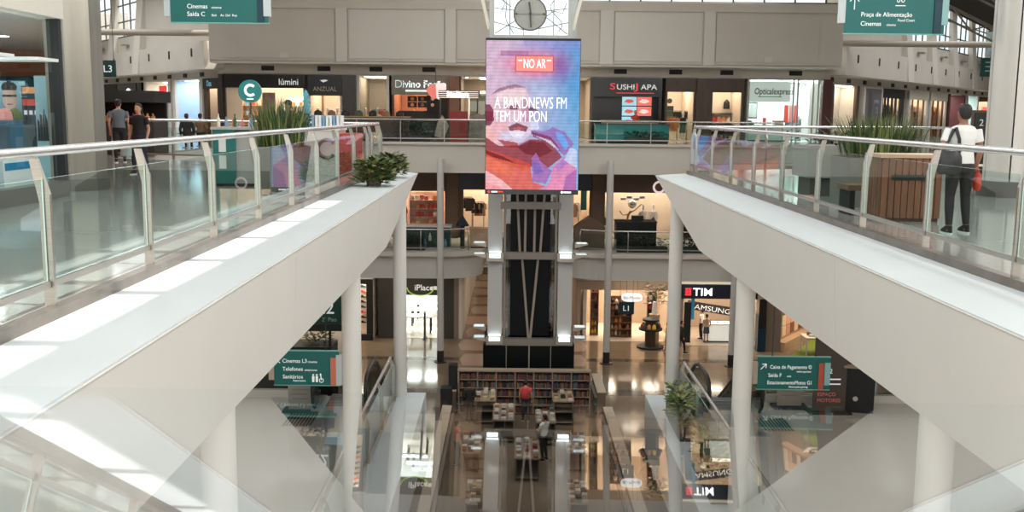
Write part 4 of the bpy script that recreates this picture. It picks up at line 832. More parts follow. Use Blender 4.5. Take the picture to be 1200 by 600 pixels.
MB().box(-.8, .8, -.4, .4, 0, 1.15).build('body', BROWNW, wb); MB().ext([(-.85, 1.15), (.85, 1.15), (0, 1.75)], -.42, .42).build('roof', M('hut_roof', (.16, .09, .06), .6), wb)
counter('wooden_counter', 'pale wooden counter left of the lift tower on the middle level', (AT(566, 285, 52.9).x, 52.9, Z2), 0, 1.4, .8, 1.05, WOODL, WOODL)
# ------------------------------------------------------------------ ground level shops
YG = 55.6; HG = 3.45
for px, py in ((486, 320), (745, 325), (826, 325)):
    p = AT(px, py, 52); l = thing('ceiling_light', 'square lit panel under the far gallery %s' % {486: 'left of the tower', 745: 'above the round white sign', 826: 'above the phone shop'}[px], 'lamp', (p.x, 52.4, Z2-1.4))
    MB().box(-.5, .5, -.5, .5, -.05, 0).build('frame', SHOPW, l); MB().box(-.42, .42, -.42, .42, -.075, -.05).build('diffuser', M('panel_lamp', (1, .9, .74), .5, emit=7), l)
for x, y, p_ in ((-9, 53.5, 120), (9, 53.5, 120), (-6, 46, 0), (0, 62, 160), (0, 74, 160)):
    if p_: area('downlights', (x, y, -7.1), 8 if abs(x) > 1 else 3, 2.5 if abs(x) > 1 else 8, p_*.75, (1, .84, .66))
s, x_ = shop_at('shoe_shop', 'white shop wall with rows of small dark shoes, ground level', 352, 437, YG-.6, Z1, HG, py=370, wall=M('cream_white', (.82, .75, .66), .5), jamb=BLACKM, nl=3, d=2.2, jw=.35, fas=BLACKM, fh=.25)
for r in range(9):
    for k in range(4): put('shoe', 'small dark shoe on the white wall display', 'shoe', 'shoes on the white wall display', 'shoe', (.28, .1, .14), PAL[(5, 5, 0, 2)[(r+k) % 4]], W(s, (x_(420)+.36*k, 2.0, .55+.3*r)))
MB().box(x_(352), x_(437), -.12, .1, 0, .35).build('plinth', BLACKM, s)
MB().box(x_(420)-.2, x_(430), 2.1, 2.16, .35, 3.6).build('display_panel', M('cream_white'), s)
s, x_ = shop_at('phone_store', 'white computer store with dark grey portal and rows of tables', 443, 532, YG, Z1, HG, py=370, wall=SHOPW, fas=M('portal_grey', (.055, .055, .05), .5), fh=.95, jamb=M('portal_grey'), nl=4, d=7, jw=.95, floor=M('store_floor', (.62, .52, .42), .2), lamp=LAMPN)
tx = text('iPlace', .34, TXT, s, (x_(486), -.13, 2.78), sx=1.0, bold=.02)
rg = MB(); rg.tube([(x_(493)+.75*math.cos(PI+PI*k/16), -.14, 2.93+.45*math.sin(PI+PI*k/16)) for k in range(17)], .035, 6); rg.build('sign_arc', M('lime_arc', S(150, 190, 70), .4, emit=.6), s)
MB().ext([(x_(505), 2.88), (x_(507), 2.78), (x_(507), 3.03)], -.13, -.1).build('sign_mark', TXT, s); MB().box(x_(508), x_(514), -.13, -.1, 2.81, 3.01).build('sign_mark', TXT, s)
def table(label, loc, w_, d, h, top, leg, items=0):
    t = thing('table', label, 'table', loc)
    MB().box(-w_/2, w_/2, -d/2, d/2, h-.07, h).build('tabletop', top, t)
    for sx in (-1, 1):
        for sy in (-1, 1): MB().box(sx*(w_/2-.06)-.035, sx*(w_/2-.06)+.035, sy*(d/2-.06)-.035, sy*(d/2-.06)+.035, 0, h-.07).build('leg', leg, t)
    for i in range(items): put('phone', 'phone lying on a white store table', 'phone', 'phones on the white store tables', 'box', (.1, .18, .015), BLACKM, (loc[0]-w_/2+.25+(w_-.5)*(i/(max(1, items-1))), loc[1]-.2, loc[2]+h+.001))
    return t
for k, (px, yo) in enumerate(((489, 1.6), (499, 3.6), (505, 5.6))):
    table('white display table in the computer store, %s' % ('front', 'middle', 'back')[k], (AT(px, 370, YG+yo).x, YG+yo, Z1+.016), 1.7, .9, .98, SHOPW, BLACKM, 4)
for px in (474, 498):
    g_ = thing('security_gate', 'slim dark security gate at the computer store entrance, %s' % ('left' if px < 480 else 'right'), 'gate', (AT(px, 390, YG-.1).x, YG-.1, Z1)); MB().box(-.05, .05, -.25, .25, .04, 1.55).build('panel', GREYD, g_); MB().box(-.1, .1, -.35, .35, 0, .04).build('foot', BLACKM, g_)
o = MB().box(PX(532, YG, 370), -3.6, YG-.1, YG+.4, Z1, Z1+HG).build('trim_17', M('grey_brown_pier', (.26, .21, .17), .5)); struct(o, 'grey brown pier at the left corner of the corridor')
# health food shop
s, x_ = shop_at('health_food_shop', 'warm open health food shop with oval white hanging sign', 676, 788, YG-.3, Z1, HG, py=370, wall=M('tan_wall', (.42, .32, .24), .6), fas=M('tan_wall'), fh=.5, jamb=M('tan_wall'), nl=4, d=5, jw=.2, floor=M('cream_tile', (.75, .64, .52), .2))
ov = thing('oval_sign', 'oval white hanging sign reading Bio Mundo', 'sign', AT(740.5, 348.5, 54.5))
N = 28; pts = [(math.copysign(abs(math.cos(2*PI*k/N))**.6, math.cos(2*PI*k/N))*.58, math.copysign(abs(math.sin(2*PI*k/N))**.8, math.sin(2*PI*k/N))*.24) for k in range(N)]
MB().ext(pts, -.06, .06).build('board', M('oval_white', (.86, .9, .92), .4, emit=.65), ov); text('Bio Mundo', .165, M('blue_grey_letters', S(90, 110, 140), .5), ov, (0, -.07, -.08), sx=.95, align='CENTER')
for x in (-.3, .3): MB().tube([(x, 0, .2), (x, 0, 1.3)], .012, 6).build('hanger', GREYD, ov)
lv = thing('level_sign', 'small dark blue hanging sign reading L1', 'sign', AT(734, 361, 53.6)); MB().box(-.42, .42, -.05, .05, -.34, .34).build('board', NAVY, lv); text('L1', .30, TXT, lv, (0, -.06, -.14), align='CENTER')
for x in (-.35, .35): MB().tube([(x, 0, .34), (x, 0, 1.9)], .012, 6).build('hanger', GREYD, lv)
shelves(s, x_(716), x_(743), 1.2, 2.35, 6, 'tall wooden shelf of jars in the health food shop', 'tall jar shelf', 'small_jar', [PAL[6], PAL[1], PAL[4], PAL[7], PAL[5]], mat=M('jar_shelf_wood', (.24, .12, .07), .5), per=.24, kind='bottle', isz=(.17, .17, .27), dep=.5)
shelves(s, x_(694), x_(704), 1.6, 3.0, 6, 'narrow shelf of bottles left in the health food shop', 'narrow bottle shelf', 'small_bottle', PAL, mat=M('jar_shelf_wood'), per=.24, kind='bottle', isz=(.14, .14, .3))
shelves(s, x_(762), x_(773), 1.4, 2.6, 5, 'dark corner shelf of packets in the health food shop', 'dark corner shelf', 'snack_packet', PAL, mat=WOODD, per=.22, isz=(.18, .1, .24))
dt = thing('round_display_stand', 'dark tiered display stand in front of the health food shop', 'display stand', (AT(762, 398, 53.9).x, 53.9, Z1))
for z, r in ((0, .75), (1.0, .65), (1.5, .45)): MB().cyl((0, 0), r, z, z+.1, 20).build('tier', BLACKM, dt, True)
MB().cyl((0, 0), .3, .1, 1.55, 14).build('core', WOODD, dt)
for i in range(10):
    a = i*.628; put('snack_packet', 'snack packet on the dark tiered stand', 'packet', 'packets on the tiered stand', 'bag', (.2, .14, .26), PAL[(0, 3, 4, 9, 5)[i % 5]], (dt.location.x+.45*math.cos(a), dt.location.y+.45*math.sin(a), Z1+1.1))
for i in range(26):
    a = random.uniform(0, 2*PI); fl = None
fw = thing('flower_arrangement', 'tall dried flower arrangement hanging over the tiered stand', 'flowers', (AT(767, 360, 55.0).x, 55.0, Z1+2.2))
m = bush_mesh(130, .55, .4, 1.1, .28, 9); m.build('petals', [M('petal_cream', (.8, .7, .58), .6), M('petal_tan', (.6, .42, .3), .6), LEAF[0]], fw); MB().cyl((0, 0), .16, -.55, .15, 10, .1).build('vase', SHOPW, fw); MB().cyl((0, 0), .3, -2.2, -.55, 10).build('pedestal', WOODL, fw)
# phone shop
s, x_ = shop_at('phone_shop', 'phone shop with navy fascia and TIM lettering', 795, 893, YG-1.2, Z1, HG, py=370, wall=M('sand_wall', (.36, .28, .21), .6), fas=M('navy_fascia', S(14, 26, 46), .4), fh=.78, jamb=M('grey_brown_pier'), nl=4, d=5, jw=.25)
text('TIM', .44, M('bright_white_letters', (1, 1, 1), .4, emit=1.2), s, (x_(810.5), -.13, HG-.60), sx=1.12, bold=.012)
for k in range(3): MB().box(x_(801.5), x_(808.6), -.13, -.1, HG-.60+.16*k, HG-.60+.10+.16*k).build('logo_bar', RED, s)
for p in (802.5, 806): MB().box(x_(p), x_(p)+.1, -.135, -.1, HG-.60, HG-.18).build('logo_bar', RED, s)
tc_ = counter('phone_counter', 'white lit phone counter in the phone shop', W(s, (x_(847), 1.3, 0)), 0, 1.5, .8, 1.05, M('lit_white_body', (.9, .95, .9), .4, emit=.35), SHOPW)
for i in range(3): put('phone', 'phone on the white lit phone counter', 'phone', 'phones on the white lit counter', 'box', (.12, .2, .02), BLACKM, (tc_.location.x-.4+.4*i, tc_.location.y, Z1+1.052))
def strip(u, v):
    return S(40, 34, 40) if v > .15 and v < .85 else S(90, 60, 50)
bnr = thing('hanging_banner_strip', 'slanted dark banner with white letters reading SAMSUNG in the phone shop', 'banner', W(s, (x_(814), 2.2, 1.55)))
MB().ext([(0, .1), (2.9, -.35), (2.9, .15), (0, .6)], -.02, .02).build('cloth', M('banner_dark', (.04, .03, .04), .6), bnr); text('SAMSUNG', .3, TXT, bnr, (.12, -.04, .15), rot=(PI/2, math.radians(8.5), 0), sx=1.25)
MB().box(1.6*1.5+.7, 4.4, -.02, .02, -.4, .0).build('cloth', M('banner_dark'), bnr); text('S20', .24, TXT, bnr, (3.3, -.04, -.32))
for x in (.1, 4.3): MB().tube([(x, 0, .3 if x < 1 else 0), (x, 0, 1.87)], .01, 5).build('hanger', GREYD, bnr)
MB().box(x_(811), x_(815), .4, .45, 1.4, 2.6).build('poster', M('cyan_poster', S(50, 130, 160), .4, emit=.3), s); MB().box(x_(803), x_(811), .3, .4, .1, 2.4).build('poster', BLACKM, s)
fr = thing('tall_fridge_display', 'tall blue display case at the right of the phone shop', 'display case', (AT(891, 395, 53.4).x, 53.4, Z1)); MB().box(-.22, .22, -.3, .3, 0, 2.0).build('case', M('blue_case', S(20, 60, 84), .3), fr); MB().box(-.2, .2, -.32, -.3, 1.3, 2.9).build('sign_panel', BLACKM, fr)
o = MB().box(PX(893, 53.2, 370), PX(916, 53.2, 370), 53.2, 54.5, Z1, Z2-1.4).build('trim_18', M('grey_brown_pier')); struct(o, 'broad stone pier right of the phone shop')
# photo wall at the far right
a = AZ(925, 400, Z1); 
pw = thing('photo_wall', 'tan wall covered with rows of pink pictures, ground level right', 'picture wall', (13.8, 53.4, Z1), math.radians(55))
MB().box(0, 9, 0, .15, 0, 4.0).build('panel', M('tan_panel', (.55, .37, .24), .6), pw); MB().box(0, 9, -.5, 0, 0, .5).build('ledge', M('tan_panel'), pw)
for r in range(5):
    for k in range(12): MB().box(.7+.66*k, .7+.66*k+.6, -.05, 0, .65+.6*r, .65+.6*r+.54).build('picture', random.choice([M('pink_print', S(222, 164, 136), .5), M('peach_print', S(236, 190, 156), .5), M('brown_print', S(140, 84, 62), .5), M('pale_print', S(240, 214, 186), .5)]), pw)
MB().box(.1, .6, -.06, 0, 1.5, 3.2).build('picture', M('grey_print', (.25, .27, .3), .5), pw)
o = MB().prism([(14.3, 52.2), (18, 52.2), (20, 58), (17.6, 58)], Z1, Z1+.012).build('green_floor_mat', M('green_carpet', S(120, 140, 50), .8)); tag(o, 'lime green carpet in front of the pink picture wall', 'carpet')
area('picture_wall_lights', (17, 54, -7.3), 4, 4, 220, (1, .82, .62)); 
t_ = table('white table of small goods on the green carpet', (16.4, 52.9, Z1+.012), 2.6, 1.2, .95, M('cream_white'), SHOPW)
for i in range(14): put('small_packet', 'small packet on the table by the green carpet', 'packet', 'packets on the table by the green carpet', 'box', (.26, .2, .12), PAL[(1, 0, 5, 3, 9)[i % 5]], (15.5+.28*(i % 7), 52.7+.35*(i//7), Z1+.965))
# ------------------------------------------------------------------ people
def person(label, loc, rz, H, skin, hair, top, low, shoe, larm=None, rarm=None, stride=0, voxel=.016, long_hair=False, short_sleeve=True, seat=False, bun=False, skirt=False, stance=0):
    """figure facing local +y; arms are lists of joints (shoulder, elbow, wrist)"""
    t = thing('person', label, 'person', loc, rz); k = H/1.7
    V = lambda p: (p[0]*k, p[1]*k, p[2]*k)
    larm = larm or [(-.19, 0, 1.38), (-.25, -.03, 1.10), (-.24, .06, .86)]; rarm = rarm or [(.19, 0, 1.38), (.25, -.03, 1.10), (.24, .06, .86)]
    if seat: legs = [[(s_*.09, 0, .55), (s_*.11, .40, .52), (s_*.11, .42, .08)] for s_ in (-1, 1)]; dz = -.38
    else: legs = [[(s_*.09, 0, .92), (s_*(.10+stance*.5), .03+s_*stride*.55, .50), (s_*(.105+stance), s_*stride-.02, .09)] for s_ in (-1, 1)]; dz = 0
    up = lambda p: (p[0], p[1], p[2]+dz)
    larm, rarm = [up(p) for p in larm], [up(p) for p in rarm]
    def finish(mb, name, mat, vox):
        o = mb.build(name, mat, t, True); r = o.modifiers.new('surface', 'REMESH'); r.mode = 'VOXEL'; r.voxel_size = vox*k; r.use_smooth_shade = True
        sm = o.modifiers.new('relax', 'SMOOTH'); sm.iterations = 3; sm.factor = .5; return o
    b = MB()
    for l in legs:
        b.tube([V(l[0]), V(tuple((p+q)/2 for p, q in zip(l[0], l[1]))), V(l[1]), V(tuple(.65*p+.35*q for p, q in zip(l[1], l[2]))), V(l[2])], [.085*k, .078*k, .055*k, .055*k, .036*k], 12)
        b.tube([V((l[2][0], l[2][1]-.04, .05)), V((l[2][0], l[2][1]+.06, .045)), V((l[2][0], l[2][1]+.17, .03))], [.04*k, .042*k, .025*k], 10)
    b.rings([V((0, 0, z+dz))+(rx*k, ry*k) for z, rx, ry in ((.84, .10, .08), (.90, .165, .115), (1.0, .155, .11), (1.12, .13, .095), (1.26, .16, .11), (1.36, .175, .10), (1.42, .13, .08), (1.455, .06, .06))], 20)
    b.tube([V(up((0, -.01, 1.40))), V(up((0, .005, 1.53)))], [.056*k, .052*k], 12)
    b.rings([V((0, y, z+dz))+(rx*k, ry*k) for y, z, rx, ry in ((.035, 1.475, .03, .035), (.03, 1.50, .055, .06), (.02, 1.55, .068, .085), (.01, 1.60, .075, .095), (.0, 1.65, .073, .09), (-.005, 1.685, .052, .065), (-.005, 1.70, .02, .03))], 18)
    b.tube([V(up((0, .10, 1.60))), V(up((0, .122, 1.565))), V(up((0, .10, 1.555)))], [.010*k, .016*k, .012*k], 6)
    for s_ in (-1, 1): b.ball(V(up((s_*.077, 0, 1.585))), .022*k, 8, (.4, .8, 1.3))
    for arm in (larm, rarm):
        sh, el, wr = [Vector(V(p)) for p in arm]; d = (wr-el).normalized()
        b.tube([sh, sh.lerp(el, .5), el, el.lerp(wr, .4), wr], [.05*k, .046*k, .037*k, .038*k, .025*k], 10)
        side = Vector((1, 0, 0)) if abs(d.x) < .8 else Vector((0, 1, 0)); side = (side-d*side.dot(d)).normalized(); nrm = d.cross(side)
        b.tube([wr, wr+d*.045*k, wr+d*.085*k], [.024*k, .034*k, .030*k], 8)
        for i, (o_, ln) in enumerate(((-.03, .055), (-.01, .07), (.01, .075), (.03, .062))):
            p0 = wr+d*.08*k+side*o_*k; p1 = p0+d*ln*.5*k+nrm*.006*k; p2 = p0+d*ln*.95*k+nrm*.022*k; b.tube([p0, p1, p2], [.010*k, .009*k, .007*k], 6)
        p0 = wr+d*.035*k+side*.028*k; b.tube([p0, p0+(d*.4+side*.8).normalized()*.035*k, p0+(d*.9+side*.8).normalized()*.06*k], [.012*k, .011*k, .008*k], 6)
    finish(b, 'body', skin, voxel*.75)
    c = MB(); c.rings([V((0, 0, z+dz))+(rx*k, ry*k) for z, rx, ry in ((.93, .175, .125), (1.0, .168, .125), (1.12, .15, .112), (1.26, .178, .128), (1.36, .19, .115), (1.42, .145, .092), (1.445, .075, .07))], 20)
    for arm in (larm, rarm):
        sh, el, wr = [Vector(V(p)) for p in arm]; e = sh.lerp(el, .62) if short_sleeve else el
        pts = [sh+Vector((0, 0, .005)), sh.lerp(e, .5), e]; rr = [.062*k, .06*k, .058*k]
        if not short_sleeve: pts += [el.lerp(wr, .9)]; rr += [.04*k]
        c.tube(pts, rr, 12)
    finish(c, 'shirt', top, voxel)
    c = MB(); c.rings([V((0, 0, z+dz))+(rx*k, ry*k) for z, rx, ry in ((.82, .15, .105), (.90, .178, .128), (.98, .165, .12))], 18)
    if skirt: c.rings([V((0, 0, z+dz))+(rx*k, ry*k) for z, rx, ry in ((.55, .20, .17), (.90, .175, .125))], 18)
    else:
        for l in legs: c.tube([V(l[0]), V(tuple((p+q)/2 for p, q in zip(l[0], l[1]))), V(l[1]), V(tuple(.65*p+.35*q for p, q in zip(l[1], l[2]))), V((l[2][0], l[2][1], l[2][2]+.03))], [.096*k, .088*k, .063*k, .062*k, .044*k], 12)
    finish(c, 'trousers' if not skirt else 'skirt', low, voxel)
    for l in legs:
        x, y = l[2][0], l[2][1]; z0 = 0
        s = MB().rings([V((x, y+.05, .022))+(.046*k, .135*k), V((x, y+.05, .05))+(.046*k, .132*k), V((x, y+.02, .085))+(.042*k, .09*k), V((x, y-.015, .115))+(.04*k, .055*k)], 14).build('shoe', shoe, t, True)
        MB().rings([V((x, y+.05, 0))+(.05*k, .14*k), V((x, y+.05, .024))+(.05*k, .14*k)], 14).build('sole', M('white_sole', (.75, .75, .72), .6), s, True)
    h = MB().rings([V((0, y, z+dz))+(rx*k, ry*k) for y, z, rx, ry in ((-.055, 1.52, .05, .03), (-.035, 1.57, .078, .065), (-.02, 1.62, .085, .088), (-.012, 1.665, .083, .092), (-.01, 1.70, .066, .074), (-.01, 1.722, .03, .035))], 18)
    if bun: h.ball(V(up((0, -.07, 1.69))), .055*k, 12)
    if long_hair: h.rings([V((0, -.055, z+dz))+(rx*k, ry*k) for z, rx, ry in ((1.28, .07, .025), (1.4, .085, .035), (1.55, .085, .05), (1.62, .08, .06))], 14)
    finish(h, 'hair', hair, voxel)
    for s_ in (-1, 1): MB().ball(V(up((s_*.03, .088, 1.605))), .010*k, 8).build('eye', BLACKM, t)
    MB().rings([V((0, .094, 1.527+dz))+(.024*k, .008*k), V((0, .096, 1.535+dz))+(.02*k, .008*k)], 8).build('mouth', M('lip', (.35, .12, .1), .5), t)
    return t
SK = M('skin_brown', S(150, 104, 82), .5); SK2 = M('skin_light', S(196, 146, 120), .5); HB = M('hair_black', (.012, .010, .010), .6)
CW = M('white_cotton', (.78, .78, .76), .8); CB = M('black_cloth', (.014, .014, .016), .8); CG = M('grey_cloth', S(104, 112, 122), .8); CN = M('navy_cloth', S(36, 42, 58), .8); CR = M('red_cloth', S(196, 64, 66), .8)
CY = M('mustard_cloth', S(196, 160, 88), .8); LEGG = M('leggings_black', (.022, .017, .018), .7)
wm = person('woman in white T-shirt and black leggings walking away on the right gallery', (5.18, 13.05, 0), math.radians(4), 1.66, SK, HB, CW, LEGG, BLACKM, larm=[(-.19, 0, 1.38), (-.30, -.04, 1.12), (-.20, .16, 1.02)], rarm=[(.19, 0, 1.38), (.25, -.02, 1.12), (.24, .05, .90)], stride=.05, voxel=.010, stance=.04)
bagt = thing('shoulder_bag', 'black shoulder bag hanging from the woman in white', 'bag', (4.98, 12.94, .78))
MB().rings([(0, 0, 0, .13, .05), (0, 0, .06, .17, .07), (0, 0, .22, .16, .065), (0, 0, .30, .12, .03)], 16).build('pouch', M('bag_black', (.02, .022, .026), .45), bagt, True, bevel=0)
MB().tube([(-.10, .0, .28), (-.02, .03, .42), (.04, .02, .58)], .022, 8).tube([(.12, 0, .28), (.10, -.02, .45), (.055, .0, .60)], .022, 8).build('strap', M('bag_black'), bagt, True)
rb = thing('red_pouch', 'small red pouch in the right hand of the woman in white', 'pouch', (5.43, 13.10, .56))
MB().rings([(0, 0, 0, .03, .05), (0, 0, .05, .05, .07), (0, 0, .2, .045, .06), (0, 0, .24, .02, .03)], 12).build('body', M('red_leather', S(206, 64, 40), .5), rb, True); MB().tube([(0, -.03, .22), (0, 0, .3), (0, .03, .22)], .008, 6).build('strap', M('red_leather'), rb, True)
person('man in grey T-shirt seen from behind near the snack kiosk', (-11.75, 28.5, 0), .3, 1.76, SK2, HB, CG, CB, BLACKM, stride=.08)
person('woman with long dark hair and black top walking on the left gallery', (-9.3, 23.4, 0), PI-.25, 1.62, SK2, HB, CB, CN, BLACKM, long_hair=True, stride=.12)
put('carrier_bag', 'pale carrier bag held by the woman with long hair', 'bag', None, 'bag', (.26, .14, .34), M('pale_bag', S(170, 190, 190), .5), (-9.58, 23.3, .42))
for px, c, lb in ((219, CB, 'person in black sitting beyond the left rear railing'), (235, M('brown_cloth', S(112, 84, 60), .8), 'man in brown sitting beyond the left rear railing')):
    Y_ = 40 if px < 225 else 42; p = AT(px, 150, Y_); person(lb, (p.x, Y_, 0), .2, 1.72, SK2, HB, c, CB, BLACKM, seat=True, short_sleeve=False); st = thing('stool', 'plain stool under the %s' % lb.split(' beyond')[0], 'stool', (p.x, Y_, 0)); MB().cyl((0, 0), .2, .40, .45, 14).build('seat', BLACKM, st); MB().cyl((0, 0), .04, 0, .40, 8).build('stem', STEEL, st); MB().cyl((0, 0), .2, 0, .02, 14).build('foot', STEEL, st)
p = AT(340, 150, 30.0)
person('man in a dark cap behind the tall grass planter', (-6.5, 26.4, 0), 2.6, 1.74, SK, HB, CB, CB, BLACKM)
cp = thing('cap', 'black cap on the man behind the tall grass planter', 'cap', (-6.5, 26.4, 1.70)); MB().ball((0, 0, 0), .105, 14, (1, 1.1, .9)).build('crown', BLACKM, cp, True); MB().cyl((-.06, -.11), .07, .0, .02, 12).build('peak', BLACKM, cp)
person('person in red top with backpack standing among the book tables', (.0, 40.45, Z1), -.1, 1.72, SK2, HB, M('coral_cloth', S(198, 92, 90), .8), CN, BLACKM)
bp = thing('backpack', 'red backpack worn by the person among the book tables', 'backpack', (-.03, 40.25, Z1+1.0)); MB().rings([(0, 0, 0, .12, .05), (0, 0, .05, .15, .08), (0, 0, .32, .14, .08), (0, 0, .42, .08, .05)], 14).build('body', CR, bp, True)
for s_ in (-1, 1): MB().tube([(s_*.09, .05, .38), (s_*.10, .13, .46), (s_*.11, .22, .36)], .018, 6).build('strap', CR, bp, True)
person('man in white shirt and black trousers reading beside the central book table', (.63, 35.6, Z1), .9, 1.75, SK2, HB, CW, CB, BLACKM, larm=[(-.19, 0, 1.38), (-.24, .06, 1.12), (-.10, .25, 1.1)], rarm=[(.19, 0, 1.38), (.24, .06, 1.12), (.10, .25, 1.1)])
put('satchel', 'dark satchel on the back of the man in white shirt', 'bag', None, 'bag', (.26, .16, .36), BLACKM, (.86, 35.45, Z1+.85))
person('person in coral top sitting at the left edge of the book kiosk', (-2.55, 35.0, Z1), -1.2, 1.66, SK2, HB, M('salmon_cloth', S(206, 122, 104), .8), CB, BLACKM)
person('person in black standing by the left bookshelf bays', (-2.35, 40.2, Z1), .2, 1.70, SK, HB, CB, CB, BLACKM, short_sleeve=False)
person('woman in mustard dress walking past the health food shop', (AZ(782, 413, Z1).x, 52.8, Z1), -1.4, 1.64, SK2, HB, CY, CY, SK2, skirt=True, stride=.1)
person('person in black walking past the phone shop', (AZ(797, 413, Z1).x, 52.6, Z1), -1.5, 1.78, SK2, HB, CB, CB, BLACKM, stride=.2, short_sleeve=False)
person('woman in beige top and denim skirt inside the phone shop', (AT(828, 380, 55.2).x, 55.2, Z1+.016), .4, 1.62, SK2, HB, M('beige_cloth', S(190, 168, 146), .8), M('denim', S(60, 74, 96), .8), BLACKM, skirt=True)
person('man in striped top inside the phone shop', (AT(822, 380, 56.0).x, 56.0, Z1+.016), 1.0, 1.72, SK2, HB, CW, CB, BLACKM)
person('person in dark red top at the counter of the phone shop', (AT(862, 380, 56.2).x, 56.2, Z1+.016), 2.0, 1.70, SK2, HB, M('wine_cloth', S(110, 50, 52), .8), CB, BLACKM)
person('cook in red behind the sushi counter', (AT(744, 140, 58.4).x, 58.35, .016), PI, 1.68, SK2, HB, CR, CB, BLACKM)
for px, lb, c in ((486, 'server in white behind the food counter, left', CW), (500, 'server in dark top behind the food counter, right', CB)):
    person(lb, (AT(px, 140, 59.4).x, 59.4, .016), PI, 1.68, SK2, HB, c, CB, BLACKM)
# ------------------------------------------------------------------ shop window on the near left
ns = thing('corner_store', 'glass fronted optician store with orange wall at the left edge', 'shop', (-8.4, 6, 0))
MB().box(-.12, .1, 0, 11.35, 0, .27).build('plinth', M('plinth_steel'), ns)
for k in range(4): MB().box(-.03, -.01, .05+k*2.82, .05+k*2.82+2.78, .27, 3.0).build('front_glass', glassmat('store_glass', (.93, .97, .97), 1.3), ns)
MB().box(-.14, .06, 11.3, 11.42, 0, 3.1).build('end_post', BLACKM, ns)
MB().box(-.3, .12, 0, 11.4, 3.0, 9.3).build('bulkhead', BEIGE2, ns)
MB().prism([(-13.3, 0), (-.12, 0), (-.2, 11.6), (-.35, 12.9), (-6.15, 25.05), (-13.3, 25.05)], 3.25, 3.35).build('ceiling_panel', SHOPW, ns)
MB().box(-13.4, -5.6, 25, 25.1, 0, 3.3).build('back_wall', M('orange_brown_wall', (.42, .15, .06), .5), ns)
MB().prism([(-.50, 12.3), (-.42, 12.35), (-6.1, 25.1), (-6.2, 25.0)], 0, 3.3).build('side_wall', M('orange_brown_wall'), ns)
MB().box(-13.4, -13.3, 0, 25, 0, 3.3).build('side_wall', SHOPW, ns); MB().box(-13.4, 0, -.1, 0, 0, 3.3).build('side_wall', SHOPW, ns)
MB().box(-13.3, -5.6, 24.9, 25, 2.05, 2.45).build('sign_band', M('teal_band', S(18, 70, 88), .4), ns)
for x0, x1 in ((-10.2, -8.6), (-8.3, -7.9)): MB().box(x0, x1, 24.86, 24.9, 2.18, 2.30).build('band_mark', TXT, ns)
for i in range(4):
    for j in range(3): MB().cyl((-1.8-1.7*j-.42*max(0, 6+4.4*i-12), 6+4.4*i), .13, 3.235, 3.25, 14).build('downlight', LAMPN, ns)
for i in range(6): MB().box(-4.2-.5*max(0, i-2), -3.2-.5*max(0, i-2), 3.5+2.9*i, 3.75+2.9*i, 3.235, 3.25).build('strip_light', M('store_strip_lamp', (.95, 1, .98), .5, emit=45), ns)
MB().prism([(-13.3, 0), (-.12, 0), (-.2, 11.4), (-.45, 12.2), (-6.15, 25.0), (-13.3, 25.0)], .005, .015).build('floor_finish', SHOPW, ns)
area('store_ceiling_fill', (-10.2, 13, 1.5), 1.2, 9, 170, (.97, 1, .98), (PI, 0, 0))  # added uplight that brightens the store ceiling; no fixture in the cases
def face_poster(u, v):
    c = lerp(S(150, 190, 205), S(70, 110, 140), v)
    if ((u-.45)/.26)**2+((v-.42)/.34)**2 < 1: c = lerp(S(206, 176, 162), S(120, 92, 86), max(0, (u-.45)*2.2))
    if ((u-.45)/.28)**2+((v-.16)/.15)**2 < 1 and v < .24: c = S(40, 34, 36)
    if abs(v-.38) < .025 and .2 < u < .7: c = S(44, 36, 40)
    if abs(v-.6) < .02 and .34 < u < .56: c = S(140, 80, 78)
    if v > .76: c = lerp(S(30, 70, 104), S(56, 130, 160), u)
    return c
pp = thing('poster_stand', 'large poster of a man with glasses inside the left store', 'poster', (-10.17, 19.8, 0))
picture('printed_sheet', -.54, .02, 1.28, 2.02, 40, 34, face_poster, pp, -.02); MB().box(-.56, .04, -.018, .02, .0, 2.04).build('board', M('board_blue', S(40, 90, 120), .5), pp)
pp2 = thing('offer_poster', 'dark offer poster with orange and red stripes inside the left store', 'poster', (-9.72, 19.3, 0))
MB().box(-.26, .18, -.02, .02, 0, 1.92).build('board', NAVY, pp2)
for z, c in ((1.78, M('orange_stripe', S(220, 150, 90), .5)), (1.55, M('red_stripe', S(200, 60, 56), .5)), (1.36, M('navy_stripe', S(50, 60, 90), .5))): MB().box(-.24, .16, -.035, -.02, z, z+.12).build('stripe', c, pp2)
for i in range(4): MB().box(-.22+.10*i, -.16+.10*i, -.04, -.02, 1.38, 1.46).build('price_mark', SHOPW, pp2)
pp3 = thing('street_poster', 'pale blue poster with dark figures at the right of the left store', 'poster', (-9.42, 18.9, 0)); MB().box(-.12, .16, -.02, .02, 0, 2.1).build('board', M('pale_blue_poster', S(140, 176, 186), .5), pp3)
for i in range(5): MB().ext([(-.10+.05*i, .9), (-.06+.05*i, .9), (-.06+.05*i, 1.25+.12*(i % 3)), (-.09+.05*i, 1.3+.1*(i % 2))], -.04, -.02).build('figure_mark', BLACKM, pp3)
